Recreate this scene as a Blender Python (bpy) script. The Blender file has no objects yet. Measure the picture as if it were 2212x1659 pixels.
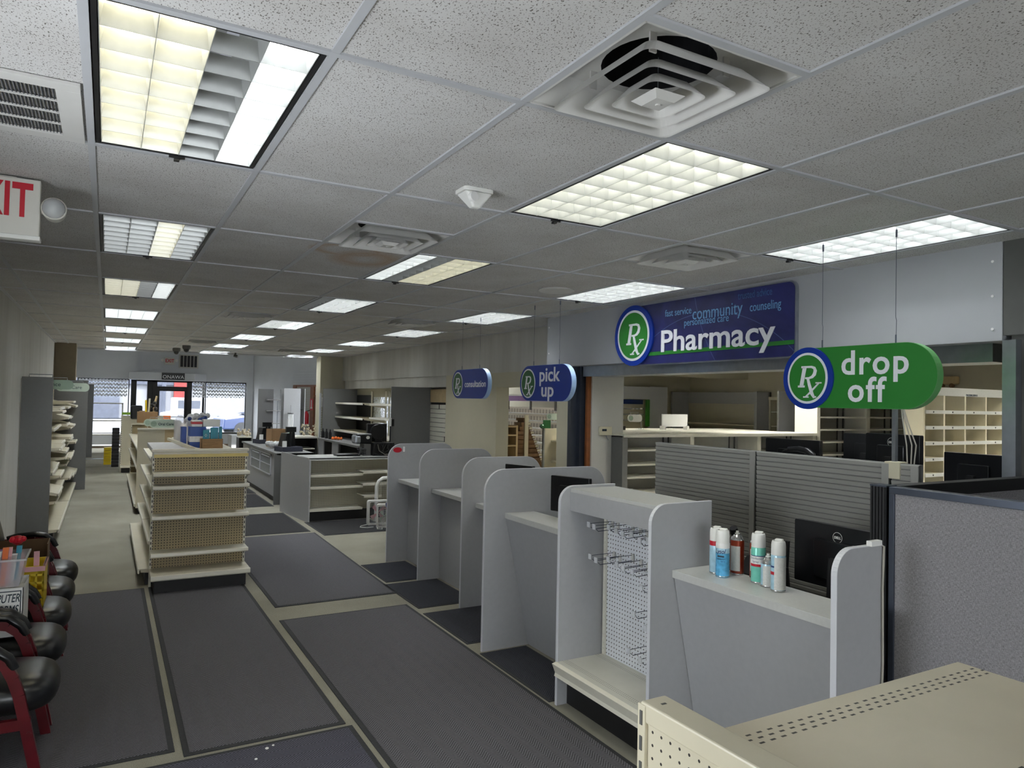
import bpy, math, random
from mathutils import Vector, Matrix
random.seed(7)
PI = math.pi
sc = bpy.context.scene
COL = sc.collection

# ---------------------------------------------------------------- camera
def make_camera():
    yaw, pitch, roll = math.radians(29.397), math.radians(1.420), math.radians(1.161)
    f = Vector((math.sin(yaw)*math.cos(pitch), math.cos(yaw)*math.cos(pitch), math.sin(pitch)))
    r = Vector((math.cos(yaw), -math.sin(yaw), 0)); u = r.cross(f)
    r2 = math.cos(roll)*r + math.sin(roll)*u; u2 = -math.sin(roll)*r + math.cos(roll)*u
    cam = bpy.data.cameras.new('camera'); o = bpy.data.objects.new('camera', cam); COL.objects.link(o)
    cam.sensor_width = 36; cam.lens = 1550.26/2212*36; cam.clip_start = .05; cam.clip_end = 300
    m = Matrix((r2, u2, -f)).transposed().to_4x4(); m.translation = Vector((0.0823, -1.9903, 1.8372))
    o.matrix_world = m; sc.camera = o
make_camera()

# ---------------------------------------------------------------- world, sun, exposure
w = bpy.data.worlds.new('sky'); sc.world = w; w.use_nodes = True
nt = w.node_tree; nt.nodes.clear()
wo = nt.nodes.new('ShaderNodeOutputWorld'); wb = nt.nodes.new('ShaderNodeBackground')
wb.inputs[0].default_value = (.90, .95, 1.0, 1); wb.inputs[1].default_value = 3.3
nt.links.new(wb.outputs[0], wo.inputs[0])
sun = bpy.data.lights.new('sun', 'SUN'); sun.energy = 2.0; sun.angle = .01; sun.color = (1, .96, .9)
so = bpy.data.objects.new('sun', sun); COL.objects.link(so)
so.rotation_euler = (math.radians(42), 0, math.radians(25))
sc.view_settings.view_transform = 'Standard'; sc.view_settings.look = 'None'
sc.view_settings.exposure = 1.8; sc.view_settings.gamma = 1; sc.view_settings.use_curve_mapping = False
sc.cycles.use_denoising = True
sc.cycles.max_bounces = 7; sc.cycles.diffuse_bounces = 4; sc.cycles.glossy_bounces = 3
sc.cycles.transmission_bounces = 6; sc.cycles.transparent_max_bounces = 12
sc.cycles.caustics_reflective = False; sc.cycles.caustics_refractive = False
sc.cycles.sample_clamp_indirect = 4

CEIL = 2.802
TX, TY = .6096, 1.2192

# ---------------------------------------------------------------- materials
MATS = {}
def srgb(c):
    return tuple(((v/255)/12.92 if v/255 <= .04045 else ((v/255+.055)/1.055)**2.4) for v in c)
class N:
    """tiny node-graph helper"""
    def __init__(s, name, rough=.5, metal=0, spec=.5):
        s.m = bpy.data.materials.new(name); s.m.use_nodes = True
        s.t = s.m.node_tree; s.b = s.t.nodes['Principled BSDF']; s.out = s.t.nodes['Material Output']
        s.b.inputs['Roughness'].default_value = rough; s.b.inputs['Metallic'].default_value = metal
        s.b.inputs['Specular IOR Level'].default_value = spec
        s._xyz = None
    def link(s, a, b): s.t.links.new(a, b)
    def coord(s):
        if s._xyz is None:
            tc = s.t.nodes.new('ShaderNodeTexCoord'); sp = s.t.nodes.new('ShaderNodeSeparateXYZ')
            s.link(tc.outputs['Object'], sp.inputs[0]); s._obj = tc.outputs['Object']; s._xyz = sp.outputs
        return s._xyz
    def math(s, op, a, b=None, c=None, clamp=False):
        n = s.t.nodes.new('ShaderNodeMath'); n.operation = op; n.use_clamp = clamp
        for i, v in enumerate((a, b, c)):
            if v is None: continue
            if isinstance(v, (int, float)): n.inputs[i].default_value = v
            else: s.link(v, n.inputs[i])
        return n.outputs[0]
    def noise(s, scale, detail=2, rough=.5, dist=0, scl=None):
        s.coord(); n = s.t.nodes.new('ShaderNodeTexNoise'); n.inputs['Scale'].default_value = scale
        n.inputs['Detail'].default_value = detail; n.inputs['Roughness'].default_value = rough; n.inputs['Distortion'].default_value = dist
        if scl:
            mp = s.t.nodes.new('ShaderNodeMapping'); mp.inputs['Scale'].default_value = scl
            s.link(s._obj, mp.inputs[0]); s.link(mp.outputs[0], n.inputs['Vector'])
        else: s.link(s._obj, n.inputs['Vector'])
        return n.outputs['Fac']
    def ramp(s, fac, stops):
        n = s.t.nodes.new('ShaderNodeValToRGB'); e = n.color_ramp.elements
        while len(e) < len(stops): e.new(.5)
        for i, (p, c) in enumerate(stops): e[i].position = p; e[i].color = (*c, 1)
        s.link(fac, n.inputs[0]); return n.outputs[0]
    def mix(s, fac, a, b):
        n = s.t.nodes.new('ShaderNodeMix'); n.data_type = 'RGBA'
        for k, v in ((0, fac), (6, a), (7, b)):
            if isinstance(v, tuple): n.inputs[k].default_value = (*v, 1)
            elif isinstance(v, (int, float)): n.inputs[k].default_value = v
            else: s.link(v, n.inputs[k])
        return n.outputs[2]
    def color(s, c):
        if isinstance(c, tuple): s.b.inputs['Base Color'].default_value = (*c, 1)
        else: s.link(c, s.b.inputs['Base Color'])
    def bump(s, h, strength=.3, dist=.01):
        n = s.t.nodes.new('ShaderNodeBump'); n.inputs['Strength'].default_value = strength; n.inputs['Distance'].default_value = dist
        s.link(h, n.inputs['Height']); s.link(n.outputs[0], s.b.inputs['Normal'])
    def done(s, key): MATS[key] = s.m; return s.m

def plain(key, rgb, rough=.5, metal=0, spec=.5, var=.06, sc_=9):
    n = N(key, rough, metal, spec); c = srgb(rgb)
    if var:
        f = n.noise(sc_, 3)
        n.color(n.ramp(f, [(.3, tuple(max(0, v*(1-var)) for v in c)), (.7, tuple(min(1, v*(1+var)) for v in c))]))
    else: n.color(c)
    return n.done(key)
def emit(key, rgb, strength, var=0):
    m = bpy.data.materials.new(key); m.use_nodes = True; t = m.node_tree; t.nodes.clear()
    o = t.nodes.new('ShaderNodeOutputMaterial'); e = t.nodes.new('ShaderNodeEmission')
    e.inputs[0].default_value = (*rgb, 1); e.inputs[1].default_value = strength
    t.links.new(e.outputs[0], o.inputs[0]); MATS[key] = m; return m

plain('wall_paint', (196, 195, 188), .75, var=.03, sc_=3)
plain('wall_beige', (186, 181, 160), .75, var=.03, sc_=3)
plain('wall_white', (206, 209, 214), .7, var=.03, sc_=2)
plain('wall_brown', (128, 118, 98), .8, var=.04)
plain('fascia_paint', (166, 168, 172), .6, var=.03, sc_=3)
plain('dark_wall', (86, 86, 84), .8)
plain('laminate', (164, 165, 167), .5, var=.025, sc_=30)
plain('laminate_dark', (112, 113, 112), .55, var=.03, sc_=30)
plain('screen_grey', (160, 160, 154), .5, var=.02)
plain('laminate_top', (188, 189, 186), .35, var=.03, sc_=60)
plain('edge_band', (205, 207, 212), .4, var=0)
plain('shelf_beige', (206, 199, 176), .35, var=.04, sc_=6)
plain('shelf_white', (222, 220, 208), .35, var=.03, sc_=6)
plain('shelf_edge', (226, 222, 206), .3, var=.02)
plain('price_strip_yellow', (218, 196, 118), .35, var=.05)
plain('black_metal', (22, 22, 24), .5, var=.1)
plain('black_plastic', (17, 18, 21), .3, var=.1)
plain('kick_black', (24, 24, 26), .5, var=.2)
plain('steel', (168, 174, 182), .28, .85, var=.08, sc_=14)
plain('dark_steel', (74, 80, 92), .35, .6, var=.08)
plain('white_plastic', (226, 226, 222), .35, var=.02)
plain('ceiling_white', (204, 203, 200), .6, var=.03)
plain('louver', (176, 178, 176), .30, .35, var=.03, sc_=40)
plain('grid_paint', (182, 184, 188), .5, var=.02)
plain('duct_dark', (26, 27, 31), .6, var=.2)
plain('baseboard', (140, 116, 96), .6)
plain('wood_brown', (128, 74, 36), .45, var=.18, sc_=12)
plain('door_wood', (104, 58, 34), .5, var=.15, sc_=6)
plain('chair_wood', (88, 14, 24), .3, var=.2, sc_=12)
plain('vinyl', (17, 18, 21), .30, var=.15, sc_=20)
plain('cardboard', (150, 118, 84), .8, var=.08)
plain('cardboard_dark', (104, 80, 56), .8, var=.1)
plain('paper', (232, 232, 230), .7, var=.02)
plain('ink', (30, 48, 62), .6, var=0)
plain('sign_blue', (14, 52, 150), .35, var=.03)
plain('sign_green', (44, 128, 50), .35, var=.03)
plain('sign_dark_green', (38, 98, 52), .35, var=.03)
plain('sign_white', (236, 238, 244), .4, var=0)
plain('sign_side', (150, 178, 214), .4, var=0)
plain('sign_green_side', (96, 160, 96), .4, var=0)
plain('word_blue', (116, 168, 214), .4, var=0)
plain('word_blue_dim', (66, 100, 150), .4, var=0)
plain('red', (186, 16, 40), .4, var=.03)
plain('exit_housing', (206, 204, 196), .5, var=.02)
plain('sage', (176, 190, 176), .5, var=.04)
plain('sage_dark', (138, 158, 142), .5, var=.04)
plain('blue_box', (34, 72, 150), .4, var=.25, sc_=5)
plain('teal', (36, 136, 160), .4, var=.12, sc_=30)
plain('yellow', (226, 196, 30), .4, var=.04)
plain('pink', (226, 170, 176), .4, var=.08)
plain('purple', (150, 110, 170), .4, var=.08)
plain('orange', (224, 110, 40), .4, var=.08)
plain('green', (70, 150, 60), .5, var=.08)
plain('lime', (140, 190, 50), .5, var=.08)
plain('brown_fixture', (112, 84, 56), .6, var=.15)
plain('tan_fixture', (196, 174, 134), .6, var=.08)
plain('thermostat', (214, 208, 182), .5, var=.02)
plain('rust_can', (150, 58, 34), .3, .3, var=.1, sc_=60)
plain('can_label', (206, 206, 202), .35, var=.06, sc_=120)
plain('can_blue', (90, 170, 214), .25, .1, var=.2, sc_=40)
plain('can_light', (170, 206, 224), .25, .1, var=.1, sc_=40)
plain('can_mint', (120, 204, 184), .25, .1, var=.06, sc_=40)
plain('can_navy', (30, 52, 110), .3, var=.05)
plain('chrome', (200, 200, 200), .15, .9, var=.05)
plain('car_white', (112, 115, 120), .25, var=0)
plain('car_glass', (22, 32, 50), .1, var=.1)
plain('tyre', (34, 35, 38), .8, var=.05)
plain('car_blue', (34, 48, 84), .3, var=.05)
plain('asphalt', (96, 98, 104), .9, var=.06, sc_=2)
plain('far_wall', (104, 106, 112), .8, var=.06, sc_=1)
plain('far_brick', (58, 62, 74), .9, var=.2, sc_=6)
plain('brick_red', (110, 26, 24), .8, var=.06)
plain('fabric_dark', (52, 54, 66), .9, var=.2, sc_=60)
plain('floral', (196, 184, 160), .8, var=.4, sc_=90)
plain('bag_white', (214, 214, 216), .35, var=.12, sc_=30)
plain('cable', (176, 172, 160), .5, var=.02)
plain('cable_dark', (40, 40, 42), .5, var=.02)

def carpet():
    n = N('carpet', .95, spec=.1); a = n.noise(420, 2); b = n.noise(1.3, 3); c = n.noise(90, 2)
    base = n.ramp(a, [(.38, srgb((108, 106, 96))), (.6, srgb((188, 184, 168)))])
    dk = n.ramp(b, [(.3, (.72, .72, .72)), (.7, (1.0, 1.0, 1.0))])
    x = n.t.nodes.new('ShaderNodeMix'); x.data_type = 'RGBA'; x.blend_type = 'MULTIPLY'; x.inputs[0].default_value = 1
    n.link(base, x.inputs[6]); n.link(dk, x.inputs[7]); n.color(x.outputs[2])
    n.bump(a, .5, .004); n.done('carpet')
carpet()
def herring(key, tone, period=.095, rib=.021, axis='y', fine=False):
    n = N(key, .92, spec=.15); X, Y, Z = n.coord()
    if axis == 'x': X, Y = Y, X
    pp = n.math('PINGPONG', n.math('ADD', X, 50), period/2)
    v = n.math('ADD', n.math('MULTIPLY', pp, 1.15), Y)
    s = n.math('SINE', n.math('MULTIPLY', v, 2*PI/rib))
    nz = n.noise(300, 2)
    h = n.math('ADD', n.math('MULTIPLY', s, .32), nz)
    lo = tuple(c*.38 for c in srgb(tone)); hi = srgb(tone)
    n.color(n.ramp(h, [(.25, lo), (.78, hi)]))
    n.bump(h, .6, .006); n.done(key)
herring('mat_herring', (116, 115, 120), .10, .019)
herring('mat_herring_small', (74, 76, 84), .08, .018)
herring('mat_plain', (74, 74, 76), .05, .012)
herring('mat_wide', (100, 100, 112), .16, .019, 'x')
plain('mat_border', (44, 45, 48), .8, var=.15, sc_=50)

def ceiling_tile():
    n = N('ceiling_tile', .9, spec=.1); 
    a = n.noise(230, 2, .5, .4, (1, .62, 1)); b = n.noise(3, 2)
    sp = n.math('GREATER_THAN', a, .62)
    a2 = n.noise(520, 2); sp2 = n.math('GREATER_THAN', a2, .70)
    spots = n.math('MAXIMUM', sp, n.math('MULTIPLY', sp2, .5))
    base = n.ramp(b, [(.3, srgb((194, 192, 190))), (.7, srgb((206, 205, 204)))])
    c = n.mix(n.math('MULTIPLY', spots, .8), base, srgb((66, 56, 46)))
    # tea-coloured water stain on one tile
    X, Y, Z = n.coord()
    def ring(cx, cy, rx, ry, w0):
        dx = n.math('DIVIDE', n.math('SUBTRACT', X, cx), rx); dy = n.math('DIVIDE', n.math('SUBTRACT', Y, cy), ry)
        r = n.math('SQRT', n.math('ADD', n.math('MULTIPLY', dx, dx), n.math('MULTIPLY', dy, dy)))
        r = n.math('ADD', r, n.math('MULTIPLY', n.math('SUBTRACT', b, .5), .5))
        d = n.math('ABSOLUTE', n.math('SUBTRACT', r, 1.0))
        return n.math('SUBTRACT', 1.0, n.math('DIVIDE', d, w0), clamp=True)
    g = n.math('MAXIMUM', ring(1.42, 2.62, .20, .16, .35), ring(1.62, 2.86, .16, .20, .75))
    c = n.mix(n.math('MULTIPLY', g, .55), c, srgb((170, 132, 86)))
    n.color(c); n.bump(n.math('SUBTRACT', 1, spots), .5, .004); n.done('ceiling_tile')
ceiling_tile()
def pegboard(key, base, pitch, r, axes='xz', hole=(40, 34, 26), off=0.0, rough=.5, pitch2=None):
    n = N(key, rough); X, Y, Z = n.coord(); u = {'x': X, 'y': Y, 'z': Z}[axes[0]]; v = {'x': X, 'y': Y, 'z': Z}[axes[1]]
    def cell(q, p): return n.math('SUBTRACT', n.math('FRACT', n.math('DIVIDE', n.math('ADD', q, 50+off), p)), .5)
    a = n.math('MULTIPLY', cell(u, pitch), pitch); b = n.math('MULTIPLY', cell(v, pitch2 or pitch), pitch2 or pitch)
    d = n.math('SQRT', n.math('ADD', n.math('MULTIPLY', a, a), n.math('MULTIPLY', b, b)))
    m = n.math('LESS_THAN', d, r)
    c = srgb(base); nz = n.noise(4, 3)
    bc = n.ramp(nz, [(.3, tuple(x*.94 for x in c)), (.7, tuple(min(1, x*1.05) for x in c))])
    n.color(n.mix(m, bc, srgb(hole))); return n.done(key)
pegboard('peg_beige', (172, 156, 120), .0254, .0052)
pegboard('peg_light', (196, 192, 172), .0254, .0048, hole=(70, 66, 56))
pegboard('peg_white', (228, 231, 236), .0254, .0042, axes='xz')
pegboard('peg_near', (204, 197, 174), .0254, .0030, axes='xz', hole=(30, 22, 16))
def slotdeck(key, base, rows, axis_u='x', axis_v='y', pitch=.019, slot=(.006, .003)):
    """metal deck with rows of short slots; rows are v positions"""
    n = N(key, .38); X, Y, Z = n.coord(); u = {'x': X, 'y': Y}[axis_u]; v = {'x': X, 'y': Y}[axis_v]
    tot = None
    for i, r in enumerate(rows):
        fu = n.math('MULTIPLY', n.math('SUBTRACT', n.math('FRACT', n.math('ADD', n.math('DIVIDE', n.math('ADD', u, 50), pitch), .5*(i % 2))), .5), pitch)
        m = n.math('MULTIPLY', n.math('LESS_THAN', n.math('ABSOLUTE', fu), slot[0]/2), n.math('LESS_THAN', n.math('ABSOLUTE', n.math('SUBTRACT', v, r)), slot[1]/2))
        tot = m if tot is None else n.math('MAXIMUM', tot, m)
    c = srgb(base); nz = n.noise(5, 3)
    bc = n.ramp(nz, [(.3, tuple(x*.95 for x in c)), (.7, tuple(min(1, x*1.04) for x in c))])
    n.color(n.mix(tot, bc, srgb((60, 54, 44)))); return n.done(key)
slotdeck('deck_cabinet', (204, 202, 190), (-.045, -.06, -.29, -.275, -.305), pitch=.014, slot=(.007, .003))
slotdeck('deck_front', (206, 200, 182), (-.06, -.305, -.325), pitch=.017, slot=(.004, .010))
slotdeck('deck_near', (216, 207, 184), (-.045, -.062, -.079, -.36), 'x', 'y', pitch=.030, slot=(.0135, .0055))
slotdeck('deck_low', (216, 207, 184), (.06, .08, .10, .12), 'x', 'y', pitch=.030, slot=(.0135, .0055))
def fabric():
    n = N('cubicle_fabric', .95, spec=.1); a = n.noise(700, 2, scl=(1, .12, .12)); b = n.noise(700, 2, scl=(.12, .12, 1)); c = n.noise(200, 2)
    h = n.math('ADD', n.math('ADD', n.math('MULTIPLY', a, .45), n.math('MULTIPLY', b, .45)), n.math('MULTIPLY', c, .1))
    n.color(n.ramp(h, [(.38, srgb((104, 102, 104))), (.62, srgb((158, 156, 160)))])); n.bump(h, .3, .003); n.done('cubicle_fabric')
fabric()
def wallpaint_streak():
    n = N('wall_upper', .7); a = n.noise(3, 4, .6, 0, (1, 1, .12)); 
    n.color(n.ramp(a, [(.3, srgb((176, 174, 168))), (.7, srgb((196, 195, 190)))])); n.done('wall_upper')
wallpaint_streak()
def pharm_panel():
    n = N('pharmacy_panel', .4); X, Y, Z = n.coord(); a = n.noise(2.2, 4, .6, 1.5)
    base = n.ramp(a, [(.3, srgb((26, 30, 78))), (.7, srgb((46, 50, 112)))])
    g = n.math('SUBTRACT', 1, n.math('DIVIDE', n.math('SUBTRACT', X, .20), .22), clamp=True)
    c = n.mix(n.math('MULTIPLY', n.math('MULTIPLY', g, g), .75), base, srgb((60, 150, 196)))
    r = n.math('SQRT', n.math('ADD', n.math('POWER', n.math('SUBTRACT', X, 1.2), 2), n.math('POWER', n.math('ADD', Z, .9), 2)))
    ln = n.math('LESS_THAN', n.math('ABSOLUTE', n.math('SUBTRACT', r, 1.32)), .003)
    r2 = n.math('SQRT', n.math('ADD', n.math('POWER', n.math('SUBTRACT', X, 2.6), 2), n.math('POWER', n.math('SUBTRACT', Z, .9), 2)))
    ln2 = n.math('LESS_THAN', n.math('ABSOLUTE', n.math('SUBTRACT', r2, 1.55)), .003)
    c = n.mix(n.math('MULTIPLY', n.math('MAXIMUM', ln, ln2), .35), c, srgb((120, 150, 200)))
    n.color(c); n.done('pharmacy_panel')
pharm_panel()
def lace():
    n = N('lace', .8); X, Y, Z = n.coord(); n.color(srgb((236, 238, 244)))
    a = n.math('SINE', n.math('MULTIPLY', X, 2*PI/.10)); b = n.math('SINE', n.math('MULTIPLY', n.math('ADD', Z, n.math('MULTIPLY', a, .02)), 2*PI/.12))
    h = n.math('MULTIPLY', a, b); hole = n.math('GREATER_THAN', h, .18)
    tr = n.t.nodes.new('ShaderNodeBsdfTransparent'); mx = n.t.nodes.new('ShaderNodeMixShader')
    n.link(n.math('SUBTRACT', 1, hole), mx.inputs[0]); n.link(tr.outputs[0], mx.inputs[1]); n.link(n.b.outputs[0], mx.inputs[2]); n.link(mx.outputs[0], n.out.inputs[0])
    n.done('lace')
lace()
def glass(key, col, alpha, rough=.02):
    n = N(key, rough); n.color(srgb(col)); tr = n.t.nodes.new('ShaderNodeBsdfTransparent'); mx = n.t.nodes.new('ShaderNodeMixShader')
    mx.inputs[0].default_value = alpha
    n.link(tr.outputs[0], mx.inputs[1]); n.link(n.b.outputs[0], mx.inputs[2]); n.link(mx.outputs[0], n.out.inputs[0]); n.done(key)
glass('window_glass', (220, 235, 245), .06)
glass('case_glass', (170, 180, 190), .35)
glass('clear_plastic', (220, 216, 226), .35, .15)
glass('clear_hook', (225, 228, 232), .55, .2)
glass('lens', (210, 214, 216), .5, .05)
def cards():
    n = N('card_rack', .5); X, Y, Z = n.coord()
    fu = n.math('FRACT', n.math('DIVIDE', n.math('ADD', X, 50), .13)); fv = n.math('FRACT', n.math('DIVIDE', n.math('ADD', Z, 50), .16))
    m = n.math('MULTIPLY', n.math('GREATER_THAN', fu, .35), n.math('GREATER_THAN', fv, .45))
    n.color(n.mix(m, srgb((232, 224, 214)), srgb((188, 178, 168)))); n.done('card_rack')
cards()
def winpattern():
    n = N('lace_glass', .4); a = n.noise(40, 2, .6, 1); n.color(n.ramp(a, [(.42, srgb((130, 150, 158))), (.55, srgb((226, 238, 242)))])); n.done('lace_glass')
winpattern()
def lacepane():
    n = N('lace_pane', .6); a = n.noise(36, 2, .6, 1); n.color(srgb((235, 242, 244)))
    tr = n.t.nodes.new('ShaderNodeBsdfTransparent'); tl = n.t.nodes.new('ShaderNodeBsdfTranslucent'); tl.inputs[0].default_value = (.9, .95, .97, 1)
    mx = n.t.nodes.new('ShaderNodeMixShader'); m2 = n.t.nodes.new('ShaderNodeMixShader'); m2.inputs[0].default_value = .6
    n.link(n.b.outputs[0], m2.inputs[1]); n.link(tl.outputs[0], m2.inputs[2])
    n.link(n.math('GREATER_THAN', a, .5), mx.inputs[0]); n.link(tr.outputs[0], mx.inputs[1]); n.link(m2.outputs[0], mx.inputs[2]); n.link(mx.outputs[0], n.out.inputs[0]); n.done('lace_pane')
lacepane()
TUBE = {'Y': ('tube_yellow', (1, .92, .66), 6.5), 'W': ('tube_white', (.94, .97, 1), 10.0), 'D': ('tube_dim', (.85, .9, 1), .1), 'C': ('tube_cool', (.92, .96, 1), 17.0), 'N': ('tube_near', (1, .98, .86), 7.0), 'P': ('tube_pharmacy_fill', (1, .97, .88), 45.0)}
for k, (nm, c, s) in TUBE.items(): emit(nm, c, s)
emit('lamp_diffuse', (1, 1, .95), 2.2)

# ---------------------------------------------------------------- mesh helpers
class MB:
    def __init__(s, o=(0, 0, 0)): s.v = []; s.f = []; s.o = Vector(o)
    def _add(s, vs, fs):
        b = len(s.v); s.v += [tuple(Vector(p)-s.o) for p in vs]; s.f += [tuple(i+b for i in f) for f in fs]
    def box(s, x0, x1, y0, y1, z0, z1):
        vs = [(x, y, z) for x in (x0, x1) for y in (y0, y1) for z in (z0, z1)]
        s._add(vs, [(0, 1, 3, 2), (4, 6, 7, 5), (0, 4, 5, 1), (2, 3, 7, 6), (0, 2, 6, 4), (1, 5, 7, 3)]); return s
    def prism(s, pts, ax, a0, a1):
        n = len(pts)
        def P(p, a): return {'x': (a, p[0], p[1]), 'y': (p[0], a, p[1]), 'z': (p[0], p[1], a)}[ax]
        vs = [P(p, a0) for p in pts]+[P(p, a1) for p in pts]
        s._add(vs, [tuple(range(n))[::-1], tuple(range(n, 2*n))]+[(i, (i+1) % n, n+(i+1) % n, n+i) for i in range(n)]); return s
    def quad(s, *p): s._add(p, [tuple(range(len(p)))]); return s
    def hexa(s, bot, top): s._add(list(bot)+list(top), [(3, 2, 1, 0), (4, 5, 6, 7)]+[(i, (i+1) % 4, 4+(i+1) % 4, 4+i) for i in range(4)]); return s
    def cyl(s, p0, p1, r, n=16, r2=None, caps=True):
        p0, p1 = Vector(p0), Vector(p1); d = (p1-p0).normalized(); a = d.orthogonal().normalized(); b = d.cross(a); r2 = r if r2 is None else r2
        vs = [p0+r*(math.cos(2*PI*i/n)*a+math.sin(2*PI*i/n)*b) for i in range(n)]+[p1+r2*(math.cos(2*PI*i/n)*a+math.sin(2*PI*i/n)*b) for i in range(n)]
        fs = [(i, (i+1) % n, n+(i+1) % n, n+i) for i in range(n)]
        if caps: fs += [tuple(range(n))[::-1], tuple(range(n, 2*n))]
        s._add(vs, fs); return s
    def tube(s, pts, r, n=8, rz=None):
        """round (or flattened: rz) tube along a polyline"""
        pts = [Vector(p) for p in pts]; m = len(pts); rings = []; prev = None
        for i, p in enumerate(pts):
            d = (pts[min(i+1, m-1)]-pts[max(i-1, 0)]).normalized()
            if prev is None: a = d.orthogonal().normalized() if abs(d.z) > .95 else d.cross(Vector((0, 0, 1))).normalized()
            else: a = (prev-d*prev.dot(d)).normalized()
            prev = a; b = d.cross(a); rr = r[i] if isinstance(r, (list, tuple)) else r
            rings.append([p+rr*math.cos(2*PI*k/n)*a+(rz or rr)*math.sin(2*PI*k/n)*b for k in range(n)])
        vs = [v for ring in rings for v in ring]; fs = []
        for i in range(m-1):
            for k in range(n): fs.append((i*n+k, i*n+(k+1) % n, (i+1)*n+(k+1) % n, (i+1)*n+k))
        fs += [tuple(range(n))[::-1], tuple(range((m-1)*n, m*n))]
        s._add(vs, fs); return s
    def lathe(s, prof, c=(0, 0, 0), n=24):
        vs = [(c[0]+r*math.cos(2*PI*k/n), c[1]+r*math.sin(2*PI*k/n), c[2]+z) for r, z in prof for k in range(n)]
        fs = [(i*n+k, i*n+(k+1) % n, (i+1)*n+(k+1) % n, (i+1)*n+k) for i in range(len(prof)-1) for k in range(n)]
        fs += [tuple(range(n))[::-1], tuple(range((len(prof)-1)*n, len(prof)*n))]
        s._add(vs, fs); return s
    def ball(s, c, r, n=12, sz=1):
        m = n//2; s.lathe([(max(r*math.sin(PI*i/m), 1e-4), -r*sz*math.cos(PI*i/m)) for i in range(m+1)], c, n); return s
    def stroke(s, pts, w, ax='y', a0=0, a1=.002):
        """thick 2-D polyline (w may be a list) in the plane across ax, extruded a0..a1"""
        pts = [Vector((p[0], p[1], 0)) for p in pts]; m = len(pts)
        L, R = [], []
        for i, p in enumerate(pts):
            d = (pts[min(i+1, m-1)]-pts[max(i-1, 0)]).normalized(); nn = Vector((-d.y, d.x, 0)); ww = (w[i] if isinstance(w, (list, tuple)) else w)/2
            L.append(p+nn*ww); R.append(p-nn*ww)
        for i in range(m-1):
            s.prism([(L[i].x, L[i].y), (R[i].x, R[i].y), (R[i+1].x, R[i+1].y), (L[i+1].x, L[i+1].y)], ax, a0, a1)
        return s
    def build(s, name, mat, parent=None, smooth=False, bevel=0, loc=None, sub=0):
        me = bpy.data.meshes.new(name); me.from_pydata(s.v, [], s.f); me.validate(); me.update()
        me.materials.append(MATS[mat]); o = bpy.data.objects.new(name, me); COL.objects.link(o)
        import bmesh
        b = bmesh.new(); b.from_mesh(me); bmesh.ops.recalc_face_normals(b, faces=b.faces); b.to_mesh(me); b.free()
        if smooth:
            for p in me.polygons: p.use_smooth = True
            try: me.set_sharp_from_angle(angle=math.radians(40))
            except Exception: pass
        if parent is not None: o.parent = parent
        else: o.location = s.o if loc is None else loc
        if bevel:
            md = o.modifiers.new('bevel', 'BEVEL'); md.width = bevel; md.segments = 2; md.limit_method = 'ANGLE'
        if sub:
            md = o.modifiers.new('sub', 'SUBSURF'); md.levels = sub; md.render_levels = sub
        return o

def tag(o, label, cat, group=None, kind=None):
    o['label'] = label; o['category'] = cat
    if group: o['group'] = group
    if kind: o['kind'] = kind
    return o
def thing(name, label, cat, loc=(0, 0, 0), rz=0, group=None):
    o = bpy.data.objects.new(name, None); COL.objects.link(o); o.location = loc; o.rotation_euler = (0, 0, rz); o.empty_display_size = .1
    return tag(o, label, cat, group)
def struct(o): o['kind'] = 'structure'; return o
def copy_tree(o, parent=None):
    c = o.copy(); COL.objects.link(c)
    if parent: c.parent = parent
    for ch in list(o.children): copy_tree(ch, c)
    return c
def dup(o, loc, label, rz=None, group=None):
    c = copy_tree(o); c.location = loc
    if rz is not None: c.rotation_euler = (0, 0, rz)
    c['label'] = label
    if group: c['group'] = group
    return c
TXT = []
def text(name, body, size, mat, parent=None, loc=(0, 0, 0), extrude=.001, offset=0, align='LEFT', rx=PI/2, rz=0, shear=0, sx=1, spacing=1.0, fit=None, wrap=None):
    """lettering facing local -Y, converted to a mesh"""
    cu = bpy.data.curves.new(name, 'FONT'); cu.body = body; cu.size = size; cu.extrude = extrude; cu.offset = offset
    cu.align_x = align; cu.shear = shear; cu.resolution_u = 4; cu.space_line = .8; cu.space_character = spacing
    tmp = bpy.data.objects.new('tmp_text', cu); COL.objects.link(tmp)
    dg = bpy.context.evaluated_depsgraph_get(); dg.update()
    me = bpy.data.meshes.new_from_object(tmp.evaluated_get(dg)); me.name = name
    bpy.data.objects.remove(tmp); bpy.data.curves.remove(cu)
    if fit:
        xs = [v.co.x for v in me.vertices]; sx = fit/(max(xs)-min(xs)); loc = (loc[0]-min(xs)*sx, loc[1], loc[2])
    m = Matrix.Translation(loc) @ Matrix.Rotation(rz, 4, 'Z') @ Matrix.Rotation(rx, 4, 'X') @ Matrix.Diagonal((sx, 1, 1, 1))
    me.transform(m)
    if wrap:
        for v in me.vertices: a = v.co.x/wrap; rr = wrap+(-wrap-v.co.y)*-1 if False else wrap; v.co.x, v.co.y = rr*math.sin(a), -rr*math.cos(a)
    me.materials.clear(); me.materials.append(MATS[mat])
    o = bpy.data.objects.new(name, me); COL.objects.link(o)
    if parent: o.parent = parent
    return o
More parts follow.
